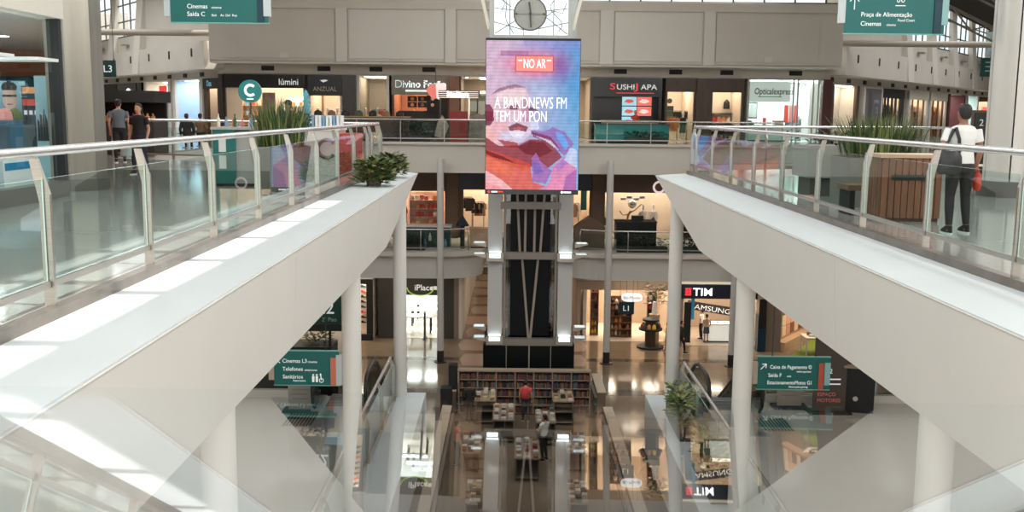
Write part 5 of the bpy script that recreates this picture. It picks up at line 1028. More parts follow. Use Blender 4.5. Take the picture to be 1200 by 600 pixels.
# low display cases behind the glass, blue and white
for i in range(6):
    y = 9.2+1.5*i; u = thing('display_case', 'blue and white display case behind the left store window, %s from the near end' % ('first', 'second', 'third', 'fourth', 'fifth', 'sixth')[i], 'display case', (-9.15, y, 0))
    MB().box(-.35, .35, -.6, .6, 0, .75).build('base', SHOPW if i % 2 else M('bright_blue_panel', S(34, 128, 176), .4), u)
    MB().box(.35, .36, -.55, .55, .5, .62).build('stripe', M('bright_blue_panel') if i % 2 else SHOPW, u)
    MB().box(-.35, .34, -.58, .58, .75, 1.25).build('glass_box', GLASSD, u); MB().box(-.36, .36, -.6, .6, 1.25, 1.30).build('top', SHOPW, u)
    MB().box(-.1, -.05, -.5, .5, .78, 1.22).build('backing', M('slate_blue', S(70, 90, 110), .5), u); MB().disc((0, 0, 0), .14, -.02, .02, 18).build('emblem', SHOPW, u)
    u.children[-1].rotation_euler = (0, 0, PI/2); u.children[-1].location = (.30, 0, 1.02)
    for j in range(4): put('flower_bunch', 'pink and red blossom on the left store display cases', 'flowers', 'blossoms on the left store cases', 'bag', (.22, .22, .2), random.choice([PAL[0], PAL[8], M('blossom_pink', S(226, 150, 146), .6), LEAF[0]]), (-9.15+random.uniform(-.2, .2), y-.45+.3*j, 1.301))
# ------------------------------------------------------------------ upper gallery furniture, left
kc = thing('teal_kiosk', 'teal and grey kiosk with round C sign on the left gallery', 'kiosk', (AT(283, 200, 20.5).x, 20.5, 0))
MB().box(-.42, .02, -.5, .6, .05, 1.12).build('teal_panel', TEAL, kc); MB().box(.02, .55, -.42, .6, .05, 1.08).build('grey_panel', M('kiosk_grey', (.45, .44, .42), .5), kc); MB().box(-.45, .6, -.54, .64, 1.12, 1.17).build('counter_top', M('kiosk_grey'), kc); MB().box(-.42, .55, -.45, .6, 0, .05).build('plinth', BLACKM, kc)
for z in (.35, .68): MB().box(-.30, -.16, -.515, -.5, z, z+.26).build('notice', SHOPW, kc)
cs = thing('round_sign', 'round teal sign with a white C above the teal kiosk', 'sign', (AT(293, 107, 21.0).x, 21.0, 0))
zc = AT(293, 107, 21.0).z
MB().disc((0, 0, zc), .235, -.04, .04, 40).build('disc', M('sign_teal_lit', S(22, 118, 116), .4, emit=.25), cs)
MB().tube([(.02+.105*math.cos(math.radians(a)), -.055, zc+.02+.105*math.sin(math.radians(a))) for a in range(45, 316, 15)], .028, 8).build('letter', M('c_white', (.9, .95, .95), .4, emit=.5), cs)
MB().box(-.06, .08, -.06, -.04, zc-.17, zc-.145).build('letter_bar', M('c_white'), cs); MB().tube([(0, .02, 1.17), (0, .02, zc-.2)], .02, 8).build('pole', GREYD, cs); MB().box(-.15, .15, -.1, .14, 1.171, 1.19).build('foot', GREYD, cs)
for i in range(9): put('cosmetic_bottle', 'small bottle on the teal kiosk counter', 'bottle', 'bottles on the teal kiosk', 'bottle', (.07, .07, random.choice((.16, .2, .26))), PAL[(1, 7, 4, 3, 8)[i % 5]], (kc.location.x-.38+.11*i, 20.3+.15*(i % 3), 1.171))
def tall_grass(label, loc, w_, d, h, gh, n, seed, pot, taper=.75, gw=None):
    t = thing('planter', label, 'planter', loc); a, b = w_/2, d/2
    MB().add([(-a*taper, -b*taper, 0), (a*taper, -b*taper, 0), (a*taper, b*taper, 0), (-a*taper, b*taper, 0), (-a, -b, h), (a, -b, h), (a, b, h), (-a, b, h)], [(3, 2, 1, 0), (4, 5, 6, 7), (0, 1, 5, 4), (1, 2, 6, 5), (2, 3, 7, 6), (3, 0, 4, 7)]).build('pot', pot, t)
    MB().box(-a+.03, a-.03, -b+.03, b-.03, h-.01, h+.01).build('soil', M('soil'), t)
    rnd = random.Random(seed); mb = MB()
    for i in range(n):
        x, y = rnd.uniform(-a*.85, a*.85), rnd.uniform(-b*.85, b*.85); L_ = gh*rnd.uniform(.6, 1.05); dx, dy = x*.6+rnd.gauss(0, .10), y*.6+rnd.gauss(0, .10); wv = .011; mb.cur = rnd.choice((0, 1, 1, 2))
        q = Vector((-dy, dx, 0)); q = (q.normalized() if q.length > 1e-4 else Vector((1, 0, 0)))*wv
        p = [Vector((x, y, h)), Vector((x+dx*.25, y+dy*.25, h+L_*.5)), Vector((x+dx*.8, y+dy*.8, h+L_*.95))]
        mb.add([p[0]-q, p[0]+q, p[1]+q, p[1]-q, p[2]], [(0, 1, 2, 3), (3, 2, 4)])
    mb.build('grass_blades', [M('grass_dark', S(44, 66, 34), .5), M('grass_mid', S(78, 98, 52), .5), M('grass_light', S(130, 138, 78), .5)], t); return t
tall_grass('tapered grey planter with tall grass beside the teal kiosk', (AT(330, 200, 18.6).x, 18.6, 0), .95, .8, .85, .95, 420, 11, M('pot_grey', (.17, .165, .15), .5))
# white kiosk with large C
kw = thing('white_kiosk', 'long white kiosk with a large grey letter C behind the left railing', 'kiosk', (AT(392, 190, 24.3).x, 24.3, 0))
MB().box(-1.35, .2, -.5, .5, 0.0, 1.05).build('body', M('kiosk_white', (.72, .70, .66), .45), kw); MB().box(-1.38, .23, -.53, .53, 1.05, 1.10).build('counter_top', SHOPW, kw); MB().box(.2, .6, -.45, .5, .0, .98).build('red_panel', M('coral_panel', S(188, 74, 66), .5), kw)
MB().tube([(-.08+.21*math.cos(math.radians(a)), -.52, .62+.21*math.sin(math.radians(a))) for a in range(40, 321, 14)], .04, 8).build('letter', M('letter_grey', (.12, .12, .12), .5), kw)
MB().ext([(-.95+.25*math.cos(math.radians(a)), .6+.36*math.sin(math.radians(a))) for a in range(0, 360, 20)], -.52, -.5).build('portrait_hair', BLACKM, kw); MB().ext([(-.95+.13*math.cos(math.radians(a)), .56+.2*math.sin(math.radians(a))) for a in range(0, 360, 20)], -.54, -.52).build('portrait_face', M('portrait_white', (.75, .72, .7), .5), kw)
for i in range(9): put('leaflet_box', 'white leaflet box standing on the white kiosk', 'box', 'leaflet boxes on the white kiosk', 'box', (.06, .18, .3), SHOPW if i % 3 else PAL[7], (kw.location.x-.45+.085*i, 24.1, 1.101))
bk = thing('teal_basket', 'teal crate on the white kiosk', 'crate', (kw.location.x-.72, 24.1, 1.101)); 
for z in (.02, .14, .26): MB().box(-.2, .2, -.15, .15, z, z+.03).build('slat', TEAL, bk)
for x in (-.2, 0, .18): MB().box(x, x+.02, -.15, -.13, 0, .29).build('upright', TEAL, bk)
hp = thing('headphone_display', 'headphones on a small stand on the white kiosk', 'headphones', (kw.location.x-1.12, 24.05, 1.101)); MB().tube([(.13*math.cos(math.radians(a)), 0, .2+.13*math.sin(math.radians(a))) for a in range(0, 181, 15)], .022, 8).build('band', BLACKM, hp); 
for s_ in (-1, 1): MB().ball((s_*.13, 0, .16), .06, 10).build('ear_cup', PAL[0], hp)
MB().cyl((0, 0), .03, 0, .3, 8).build('stand', GREYD, hp)
bl = thing('blue_ornament', 'tall cyan folded ornament on the white kiosk', 'ornament', (kw.location.x-.70, 24.5, 1.101))
for i in range(4): MB().ext([(-.12+.02*i, .35+.14*i), (.0, .25+.14*i), (.13-.02*i, .36+.14*i), (0, .48+.14*i)], -.03-.02*i, .03).build('fold', M('cyan_paper', S(90, 170, 190), .5), bl)
MB().cyl((0, 0), .08, 0, .34, 10).build('stem', BLACKM, bl)
# wooden food bar further back
wbk = counter('wooden_bar', 'long wooden bar counter in front of the ANZUAL shop', (AT(422, 150, 53.5).x, 53.5, 0), 0, 5.2, .8, 1.25, M('bar_dark', (.08, .05, .035), .5), M('amber_wood', (.48, .29, .12), .4))
for i in range(7): put('bar_bowl', 'dark bowl on the long wooden bar', 'bowl', 'bowls on the wooden bar', 'bag', (.4, .3, .3), PAL[(5, 6, 5, 3)[i % 4]], (wbk.location.x-2.2+.72*i, 53.4, 1.251))
planter_hedge('dark leafy planter behind the far left upper railing', (AT(483, 160, 51.7).x, 51.7, 0), 1.9, .4, .7, 420, 21)
planter_hedge('low dark leafy planter in front of the teal counter', (AT(757, 163, 51.6).x, 51.6, 0), 2.2, .35, .3, 320, 22)
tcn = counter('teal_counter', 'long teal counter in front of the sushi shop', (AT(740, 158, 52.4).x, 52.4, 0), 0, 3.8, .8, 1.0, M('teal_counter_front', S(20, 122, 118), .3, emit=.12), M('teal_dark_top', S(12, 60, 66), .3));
# ice cream kiosk
ik = thing('ice_cream_kiosk', 'dark red ice cream kiosk left of the screen on the far gallery', 'kiosk', (AT(540, 160, 52.6).x, 52.6, 0))
xi = lambda p: AT(p, 150, 52.2).x-ik.location.x
MB().box(xi(512), xi(571), -.2, .5, 0, 1.1).build('body', M('kiosk_brown', (.07, .045, .035), .5), ik); MB().box(xi(527), xi(548), -.3, -.2, 0, 1.55).build('red_panel', M('red_panel', S(150, 44, 40), .5), ik)
MB().ext([(xi(509), .25), (xi(520), .15), (xi(526), .8), (xi(518), 1.35), (xi(512), .9)], -.32, -.22).build('cone_cutout', M('cone_print', (.42, .33, .27), .6, noise=.3, ns=6), ik); MB().ext([(xi(549), 0), (xi(570), 0), (xi(570), 1.3), (xi(560), 1.45), (xi(550), 1.3)], -.3, -.22).build('round_cutout', M('round_print', (.24, .19, .15), .6, noise=.25, ns=4), ik)
for px in (515, 559): MB().box(xi(px)-.04, xi(px)+.04, .1, .2, 1.1, 2.35).build('post', GREYD, ik)
MB().box(xi(513), xi(562), .0, .1, 2.25, 2.62).build('sign_bars', M('sign_bars', (.10, .06, .05), .5), ik)
for k in range(4): MB().box(xi(513), xi(560), -.04, .02, 2.24+.1*k, 2.27+.1*k).build('neon_line', M('neon_line', (.9, .78, .68), .4, emit=.8), ik)
text('Italian', .28, M('neon_white', (1, .95, 1), .4, emit=1.6), ik, (xi(523), -.08, 2.30), sx=1.25, bold=.06)
dm = thing('diamond_sign', 'pink and white diamond shaped hanging sign in front of the food counter', 'sign', AT(510.5, 106, 55.8)); 
MB().ext([(-.52, .0), (-.15, -.5), (.05, -.42), (0, .35), (-.35, .3)], -.05, .05).build('pink_facet', M('pink_facet', S(230, 120, 108), .4, emit=.5), dm); MB().ext([(.05, -.42), (.2, -.5), (.6, .1), (.45, .42), (0, .35)], -.05, .05).build('white_facet', M('white_facet', S(240, 220, 214), .4, emit=.6), dm); MB().tube([(0, 0, .36), (0, 0, 1.45)], .012, 6).build('hanger', GREYD, dm)
# snack kiosk far left, level sign
sk = thing('snack_kiosk', 'dark snack kiosk with black canopy at the back of the left gallery', 'kiosk', (AT(146, 160, 34).x, 34, 0))
MB().box(-1.6, 1.2, -.6, .8, 0, 1.1).build('body', M('kiosk_charcoal', (.03, .028, .026), .5), sk); MB().box(-1.7, 1.3, -.7, .9, 1.72, 2.1).build('canopy', BLACKM, sk)
for x in (-1.6, 1.15): MB().box(x, x+.06, .7, .78, 1.1, 1.75).build('post', GREYD, sk)
MB().box(-1.6, 1.2, .72, .76, 1.1, 1.75).build('back_board', BLACKM, sk)
for i in range(16): put('snack_jar', 'orange snack jar in the dark snack kiosk', 'jar', 'jars of the dark snack kiosk', 'bottle', (.16, .16, .26), PAL[(4, 0, 6, 4)[i % 4]], (sk.location.x-1.4+.33*(i % 8), 34-.3+.5*(i//8), 1.101))
l3 = thing('level_sign', 'small dark teal hanging sign reading L3', 'sign', AT(127, 80.5, 36)); MB().box(-.26, .26, -.04, .04, -.29, .29).build('board', M('dark_teal_board', S(16, 58, 60), .4), l3); text('L3', .25, TXT, l3, (0, -.05, -.12), align='CENTER')
for x in (-.2, .2): MB().tube([(x, 0, .29), (x, 0, 6.4)], .012, 6).build('hanger', GREYD, l3)
dgs = thing('direction_board', 'dark green hanging board at the far right under the tube', 'sign', AT(1168, 79, 60)); MB().box(-.95, .95, -.06, .06, -.55, .55).build('board', M('dark_green_board', S(22, 62, 58), .4), dgs); MB().box(-.7, 1.1, -.05, .05, .65, 2.0).build('mosaic_panel', M('mosaic', (.3, .42, .42), .4, noise=.4, ns=3), dgs)
for z in (-.25, .0, .25): MB().box(-.7, .7, -.07, -.06, z, z+.07).build('text_line', M('muted_line', (.25, .38, .36), .5), dgs)
for x in (-.6, .6): MB().tube([(x, 0, .55), (x, 0, 5)], .015, 6).build('hanger', GREYD, dgs)
mb_ = thing('menu_board', 'black price board on a stand behind the woman in white', 'board', (AT(1158, 190, 25).x, 25, 0)); MB().box(-.42, .42, -.04, .04, .15, 1.62).build('board', BLACKM, mb_); MB().box(-.48, .48, -.02, .06, .1, 1.68).build('frame', M('frame_brown', (.08, .05, .035), .5), mb_); MB().box(-.4, .4, -.2, .2, 0, .06).build('foot', BLACKM, mb_)
GR = M('chalk_grey', (.5, .56, .52), .6, emit=.15);
text('2', .17, GR, mb_, (-.32, -.05, 1.30)); MB().box(-.12, .34, -.05, -.04, 1.30, 1.42).build('chalk_line', GR, mb_); text('16,90', .2, GR, mb_, (-.30, -.05, .95)); MB().box(-.3, .3, -.05, -.04, .3, .36).build('chalk_line', SHOPW, mb_)
# right gallery: planter with grass, wooden cabinet, bench
tall_grass('long grey planter with tall dark grass on the right gallery', (5.6, 17.2, 0), 1.3, 1.0, .82, .80, 520, 31, M('planter_taupe', (.20, .185, .165), .5), .97)
pb = thing('planter_box', 'low square pale grey planter box behind the right railing', 'planter', (5.55, 19.4, 0)); MB().box(-.65, .65, -.5, .5, .35, .95).build('box', M('planter_pale', (.30, .29, .265), .5), pb); MB().box(-.55, .55, -.4, .4, 0, .35).build('base', M('planter_dark', (.08, .08, .07), .5), pb); m = bush_mesh(90, .5, .35, .25, .15, 41); m.v = [(x, y, z+.92) for x, y, z in m.v]; m.build('foliage', DLEAF, pb)
bench = thing('bench', 'low dark bench behind the right railing beside the planter', 'bench', (5.0, 15.6, 0)); MB().box(-.5, .55, -.28, .28, .38, .46).build('seat', M('bench_brown', (.20, .12, .07), .5), bench)
for x in (-.42, .42): MB().box(x-.04, x+.04, -.25, .25, 0, .38).build('leg', BLACKM, bench)
wc = thing('wooden_cabinet', 'reddish slatted wooden litter cabinet behind the right railing', 'cabinet', (5.12, 14.75, 0)); MB().box(-.42, .42, -.26, .26, .0, .92).build('body', M('cabinet_inner', (.10, .045, .025), .6), wc); MB().box(-.48, .48, -.32, .32, .92, .97).build('top', M('cabinet_top', (.50, .36, .24), .4), wc)
for i in range(9): MB().box(-.43+.097*i, -.43+.097*i+.085, -.29, -.26, .05, .91).build('slat', WOODM, wc)
for i in range(5): MB().box(-.45, -.42, -.26+.105*i, -.26+.105*i+.092, .05, .91).build('slat', WOODM, wc)
MB().box(-.3, .3, -.3, -.28, .6, .68).build('slot', BLACKM, wc)
# potted bushes on the left ledge
for px, py, Y, n, r, lb, sd_ in ((432, 217, 21.6, 620, .40, 'round leafy bush on the white ledge, nearer of two', 51), (455, 203, 24.4, 520, .42, 'round leafy bush on the white ledge, farther of two', 52)):
    b_ = thing('bush', lb, 'bush', (-3.62, Y, -.085)); MB().rings([(0, 0, 0, .15, .15), (0, 0, .28, .2, .2), (0, 0, .30, .2, .2)], 14).build('pot', M('brown_pot', (.12, .085, .06), .6), b_, True)
    m = bush_mesh(n, r, r, .48, .17, sd_); m.v = [(x, y, z+.07) for x, y, z in m.v]; m.build('foliage', LEAF, b_)
    for k in range(5): MB().tube([(0, 0, .25), (.15*math.cos(k*1.26), .15*math.sin(k*1.26), .5)], .012, 5).build('stem', M('stem_brown', (.10, .07, .04), .7), b_)
# ------------------------------------------------------------------ hanging direction signs
def hsign(label, px0, py0, px1, py1, Y, lines, strips, extra=None, rod=3.0, rz=0):
    a, b = AT(px0, py0, Y), AT(px1, py1, Y); w_ = b.x-a.x; h = a.z-b.z; t = thing('direction_sign', label, 'sign', (a.x, Y, b.z), rz)
    MB().box(0, w_, -.03, .03, 0, h).build('board', M('sign_teal', S(20, 108, 106), .35), t); MB().box(-.01, w_+.01, -.035, .035, -.02, .0).build('bottom_edge', M('sign_edge_mint', S(120, 190, 180), .4), t); MB().box(-.01, w_+.01, -.035, .035, h, h+.02).build('top_edge', M('sign_edge_mint'), t)
    for body, u, v, ch, sx, mat in lines: text(body, ch*h, mat or TXT, t, (u*w_, -.032, (1-v)*h), sx=sx)
    for u0, u1, v0, v1, c in strips: MB().box(u0*w_, u1*w_, -.06, .05, (1-v1)*h, (1-v0)*h).build('side_strip', c, t)
    for u in (.2, .8): MB().tube([(u*w_, 0, h), (u*w_, 0, h+rod)], .012, 6).build('hanger', GREYD, t)
    if extra: extra(t, w_, h)
    return t
PALE = M('strip_pale', S(206, 214, 216), .4); CORAL = M('strip_coral', S(222, 128, 104), .5); DTEAL = M('strip_dark_teal', S(12, 58, 76), .4); MINT = M('strip_mint', S(150, 196, 198), .4)
def icons_people(t, w_, h):
    for i, u in enumerate((.60, .655)):
        MB().disc((u*w_, 0, h*.30), h*.028, -.036, -.03, 12).build('icon', TXT, t); MB().ext([(u*w_-h*.03, h*.09), (u*w_+h*.03, h*.09), (u*w_+h*.035, h*.26), (u*w_-h*.035, h*.26)], -.036, -.03).build('icon', TXT, t)
    MB().tube([(.725*w_+h*.06*math.cos(math.radians(a)), -.034, h*.14+h*.06*math.sin(math.radians(a))) for a in range(0, 361, 30)], .008, 5, False).build('icon', TXT, t); MB().bar((.715*w_, -.034, h*.3), (.725*w_, -.034, h*.15), .018).build('icon', TXT, t); MB().disc((.713*w_, 0, h*.32), h*.025, -.036, -.03, 10).build('icon', TXT, t)
def arrow(u, v, dx, dz, name='arrow'):
    def f(t, w_, h):
        L_ = h*.12; d = Vector((dx, 0, dz)).normalized(); c = Vector((u*w_, -.034, (1-v)*h)); q = Vector((-d.z, 0, d.x)); tip = c+d*L_
        m = MB().bar(c-d*L_, tip, .014); m.bar(tip, tip-d*L_*.8+q*L_*.7, .014).bar(tip, tip-d*L_*.8-q*L_*.7, .014); m.build(name, TXT, t)
    return f
def multi(*fs): return lambda t, w_, h: [f(t, w_, h) for f in fs]
hsign('teal hanging sign at the upper left reading Cinemas and Saída C', 199, -22, 315, 27, 20, [('Cinemas', .17, .66, .115, .95, None), ('cinema', .42, .66, .06, 1.1, None), ('Saída C', .17, .85, .115, .95, None), ('Exit', .42, .85, .06, 1, None), ('Av. Del', .51, .85, .06, 1, None), ('Rey', .63, .85, .06, 1, None), ('L3', .905, .965, .07, .9, None)], [(.89, .955, -.01, .99, DTEAL), (.955, 1.02, -.01, .84, PALE), (-.06, 0, -.01, .86, PALE)], rod=5.2)
def cup(t, w_, h):
    for s_ in (-1, 1): MB().tube([((.55+.022*s_)*w_+.028*math.cos(math.radians(a)), -.034, h*.60+.045*math.sin(math.radians(a))) for a in range(0, 361, 30)], .008, 5, False).build('icon', TXT, t)
    MB().box(.50*w_, .60*w_, -.036, -.03, h*.49, h*.505).build('icon', TXT, t); MB().box(.50*w_, .60*w_, -.036, -.03, h*.70, h*.715).build('icon', TXT, t)
hsign('teal hanging sign at the upper right reading Praça de Alimentação', 992, -27, 1105, 40, 20, [('Praça de Alimentação', .16, .70, .084, .93, None), ('Food Court', .53, .785, .050, .95, None), ('Cinemas', .16, .865, .084, .95, None), ('cinema', .42, .865, .045, 1.0, None), ('L3', .905, .955, .05, 1, None)], [(.89, .965, -.01, .99, DTEAL), (.965, 1.03, -.01, .84, MINT), (-.06, 0, -.01, .82, PALE)], multi(arrow(.09, .46, 0, 1), cup), rod=5.0)
hsign('teal sign on the middle level reading Cinemas L3, Telefones, Sanitários', 321, 411, 398, 451, 21.5, [('Cinemas L3', .13, .34, .12, .92, None), ('cinema', .52, .34, .07, 1, None), ('Telefones', .13, .58, .12, .92, None), ('telephones', .47, .58, .06, 1, None), ('Sanitários', .13, .81, .12, .92, None), ('Restrooms', .29, .90, .06, 1, None)], [(.87, .955, .18, 1.0, CORAL), (.955, 1.04, .10, 1.0, PALE), (-.08, 0, .45, .85, M('strip_beige', (.5, .42, .34), .5))], multi(icons_people, arrow(.05, .27, -1, 1)), rod=2.7)
hsign('teal sign on the middle level reading Caixa de Pagamento, Saída F, Estacionamento Motos G1', 888, 418, 971, 456, 21.5, [('Caixa de Pagamento ©', .17, .36, .12, .84, None), ('ticket payment', .54, .47, .06, .9, None), ('Saída F', .15, .62, .12, .9, None), ('exit', .41, .62, .06, 1, None), ('EstacionamentoMotos G1', .14, .85, .12, .80, None), ('Motorcycle parking', .44, .955, .06, .9, None)], [(.84, .91, .18, 1.0, M('strip_brick', S(190, 92, 72), .5)), (.92, 1.0, .16, .86, MINT), (-.06, 0, .16, .84, M('strip_beige'))], arrow(.08, .30, 1, 1), rod=2.7)
l2 = thing('level_sign', 'large dark green sign reading L2 behind the left beam', 'sign', AT(374, 362, 27.5)); MB().box(-.72, .62, -.05, .05, -.42, .55).build('board', M('l2_green', S(16, 66, 58), .4), l2); text('L2', .38, TXT, l2, (-.05, -.06, -.12), sx=.95); text('2º Piso', .12, M('l2_pale', (.4, .55, .5), .5), l2, (.08, -.06, -.34), sx=.9)
MB().box(-.95, .62, -.05, .05, -.62, -.44).build('strip', BLACKM, l2); MB().tube([(.5, 0, .5), (.5, 0, 2.6)], .015, 6).build('hanger', GREYD, l2)
# ------------------------------------------------------------------ middle level: sign stands, dark kiosk, escalators
def stand(label, loc, w_, h, col, lines=3, head=None):
    t = thing('sign_stand', label, 'sign stand', loc); MB().box(-w_/2, w_/2, -.03, .03, .05, h).build('panel', col, t); MB().box(-w_/2-.12, w_/2+.12, -.22, .22, 0, .05).build('foot', BLACKM, t)
    for i in range(lines): MB().box(-w_*.36, w_*.30-.1*w_*(i % 2), -.035, -.03, .3+.11*i, .33+.11*i).build('text_line', M('stand_line', (.25, .25, .24), .5), t)
    return t
stand('slim grey notice stand below the left teal sign', (-5.62, 23.2, Z2), .62, 1.25, M('stand_grey', (.36, .33, .30), .4), 5)
stand('slim grey notice stand below the right teal sign', (6.22, 23.9, Z2), .60, 1.25, M('stand_grey'), 5)
t = stand('tall brown notice stand with pink words beside the right teal sign', (7.06, 23.5, Z2), .78, 2.0, M('stand_brown', (.085, .065, .055), .5), 0)
PK = M('pink_words', S(206, 110, 110), .5, emit=.15)
text('L2', .12, TXT, t, (-.12, -.035, .98)); text('ESPAÇO', .09, PK, t, (-.3, -.035, .42)); text('MOTORES', .09, PK, t, (-.3, -.035, .27))
for z in (.70, .82): MB().box(-.25, .25, -.035, -.03, z, z+.03).build('text_line', TXT, t)
tk = thing('touch_kiosk', 'black information kiosk with slanted screen on the right middle level', 'kiosk', (7.85, 23.7, Z2), -.25)
MB().add([(-.33, -.22, 0), (.33, -.22, 0), (.33, .3, 0), (-.33, .3, 0), (-.33, -.30, 1.12), (.33, -.30, 1.12), (.33, .3, 1.32), (-.33, .3, 1.32)], [(3, 2, 1, 0), (4, 5, 6, 7), (0, 1, 5, 4), (1, 2, 6, 5), (2, 3, 7, 6), (3, 0, 4, 7)]).build('body', BLACKM, tk)
MB().add([(-.40, -.36, 1.12), (.40, -.36, 1.12), (.40, .36, 1.36), (-.40, .36, 1.36), (-.40, -.36, 1.17), (.40, -.36, 1.17), (.40, .36, 1.41), (-.40, .36, 1.41)], [(3, 2, 1, 0), (4, 5, 6, 7), (0, 1, 5, 4), (1, 2, 6, 5), (2, 3, 7, 6), (3, 0, 4, 7)]).build('frame', M('kiosk_frame_tan', (.35, .27, .2), .5), tk)
MB().add([(-.32, -.28, 1.20), (.32, -.28, 1.20), (.32, .28, 1.387), (-.32, .28, 1.387)], [(0, 1, 2, 3)]).build('screen', M('kiosk_screen', (.10, .07, .05), .15), tk); MB().disc((-.1, 0, .35), .06, -.25, -.2, 14).build('badge', STEEL, tk)
def escalator(side):
    nm = 'left' if side < 0 else 'right'; t = thing('escalator', 'escalator going down from the middle level, %s of the void' % nm, 'escalator', (side*4.65, 24.2, Z2))
    run = 9.7; drop = 5.6; HR = M('rubber_handrail', (.012, .012, .012), .35)
    for s_ in (-1, 1):
        x = s_*.62
        # balustrade outline: newel loop, level part, then the slope
        path = [(-1.15, .12), (-1.38, .32), (-1.42, .62), (-1.28, .88), (-1.0, .98), (0, .98), (.5, .85), (run+.5, .85-drop)]
        MB().tube([(x, y, z) for y, z in path], .045, 10).build('handrail', HR, t, True)
        pan = [(-1.1, .16), (-1.3, .36), (-1.34, .62), (-1.22, .82), (-1.0, .91), (0, .91), (.47, .78), (run+.47, .78-drop), (run+.2, -.1-drop), (.1, .02), (-.2, .12)]
        n = len(pan); MB().add([(x-.01, y, z) for y, z in pan]+[(x+.01, y, z) for y, z in pan], [tuple(range(n))[::-1], tuple(range(n, 2*n))]+[(i, (i+1) % n, n+(i+1) % n, n+i) for i in range(n)]).build('glass_panel', glassmat('escalator_glass', (.55, .58, .56), 1.5), t)
        sk_ = [(-1.3, 0), (-.0, 0), (.1, -.02), (run+.2, -.15-drop), (run+.2, -.9-drop), (0, -.75), (-1.3, -.5)]
        sk_ = [(-1.2, .0), (-1.2, .14), (-.1, .14), (run+.2, .14-drop), (run+.2, -.7-drop), (.3, -.6)] ; n = len(sk_)
        MB().add([(x-.09, y, z) for y, z in sk_]+[(x+.09, y, z) for y, z in sk_], [tuple(range(n))[::-1], tuple(range(n, 2*n))]+[(i, (i+1) % n, n+(i+1) % n, n+i) for i in range(n)]).build('skirt', STEEL, t)
    for i in range(32):
        y = .2+i*.30; z = -(i*.30)/run*drop; MB().box(-.5, .5, y, y+.31, z-.17, z).build('step', M('step_grey', (.22, .24, .25), .4, .6), t)
    MB().box(-.52, .52, -2.6, .2, .0, .012).build('landing_plate', M('landing_steel', (.48, .50, .52), .28, .8), t)
    for i in range(8): MB().box(-.48, .48, -.62+.1*i, -.57+.1*i, .012, .018).build('comb_rib', M('comb_dark', (.08, .08, .08), .5), t)
    MB().box(-.5, .5, .3, .4, -.6, -.55).build('truss_plate', STEEL, t)
    return t
escalator(-1); escalator(1)
for s_, nm in ((-1, 'left'), (1, 'right')):
    g_ = thing('floor_grate', 'dark slotted floor grate in front of the %s escalator' % nm, 'grate', (s_*5.5, 22.5, Z2)); MB().box(-.35, .35, -.5, .5, 0, .006).build('plate', STEEL, g_)
    for i in range(9): MB().box(-.32+.075*i, -.32+.075*i+.04, -.46, .46, .006, .012).build('slot', BLACKM, g_)
# plants on the right middle ledge
for y, lb, n in ((21.9, 'long leafy planter on the right middle ledge, farther one', 420), (18.4, 'long leafy planter on the right middle ledge, nearer one', 360)):
    pl = thing('planter', lb, 'planter', (3.20, y, Z2+.1)); MB().box(-.17, .17, -1.0, 1.0, 0, .35).build('trough', M('planter_trough'), pl); MB().box(-.15, .15, -.97, .97, .35, .36).build('soil', M('soil'), pl)
    m = bush_mesh(n, .2, .95, .5, .17, int(y*10), 'box'); m.v = [(x, yy, z+.33) for x, yy, z in m.v]; m.build('foliage', LEAF, pl)
pb2 = thing('pillar_box', 'small steel post with slanted plate in the left middle floor', 'post', (-4.0, 18.7, Z2)); MB().box(-.12, .12, -.1, .1, 0, .75).build('post', M('stand_grey'), pb2); MB().add([(-.2, -.16, .75), (.2, -.16, .75), (.2, .16, .85), (-.2, .16, .85), (-.2, -.16, .78), (.2, -.16, .78), (.2, .16, .88), (-.2, .16, .88)], [(3, 2, 1, 0), (4, 5, 6, 7), (0, 1, 5, 4), (1, 2, 6, 5), (2, 3, 7, 6), (3, 0, 4, 7)]).build('plate', M('plate_blue', (.4, .55, .62), .3), pb2)
# flower shop glimpsed under the left beam
fl = thing('flower_stall', 'dim stall with black counter and lit back wall under the left beam', 'stall', (AT(355, 400, 34).x, 34, Z1)); zt = AT(365, 402, 34).z-Z1
MB().box(-2.4, 1.1, -.6, .6, 0, zt).build('counter', BLACKM, fl); MB().box(-2.4, 1.1, 1.6, 1.7, 0, zt+1.3).build('back_wall', WARMW, fl); MB().box(-2.4, 1.1, -.6, 1.7, zt+1.3, zt+1.45).build('canopy', BLACKM, fl); MB().box(-2.0, .9, .4, .8, zt+1.27, zt+1.299).build('lamp_strip', LAMPW, fl)
for x in (-2.3, 1.0): MB().box(x, x+.08, -.55, -.47, zt, zt+1.3).build('post', BLACKM, fl)
m = bush_mesh(160, .5, .3, .7, .2, 61); m.v = [(x+.5, y, z+zt) for x, y, z in m.v]; m.build('foliage', DLEAF, fl)
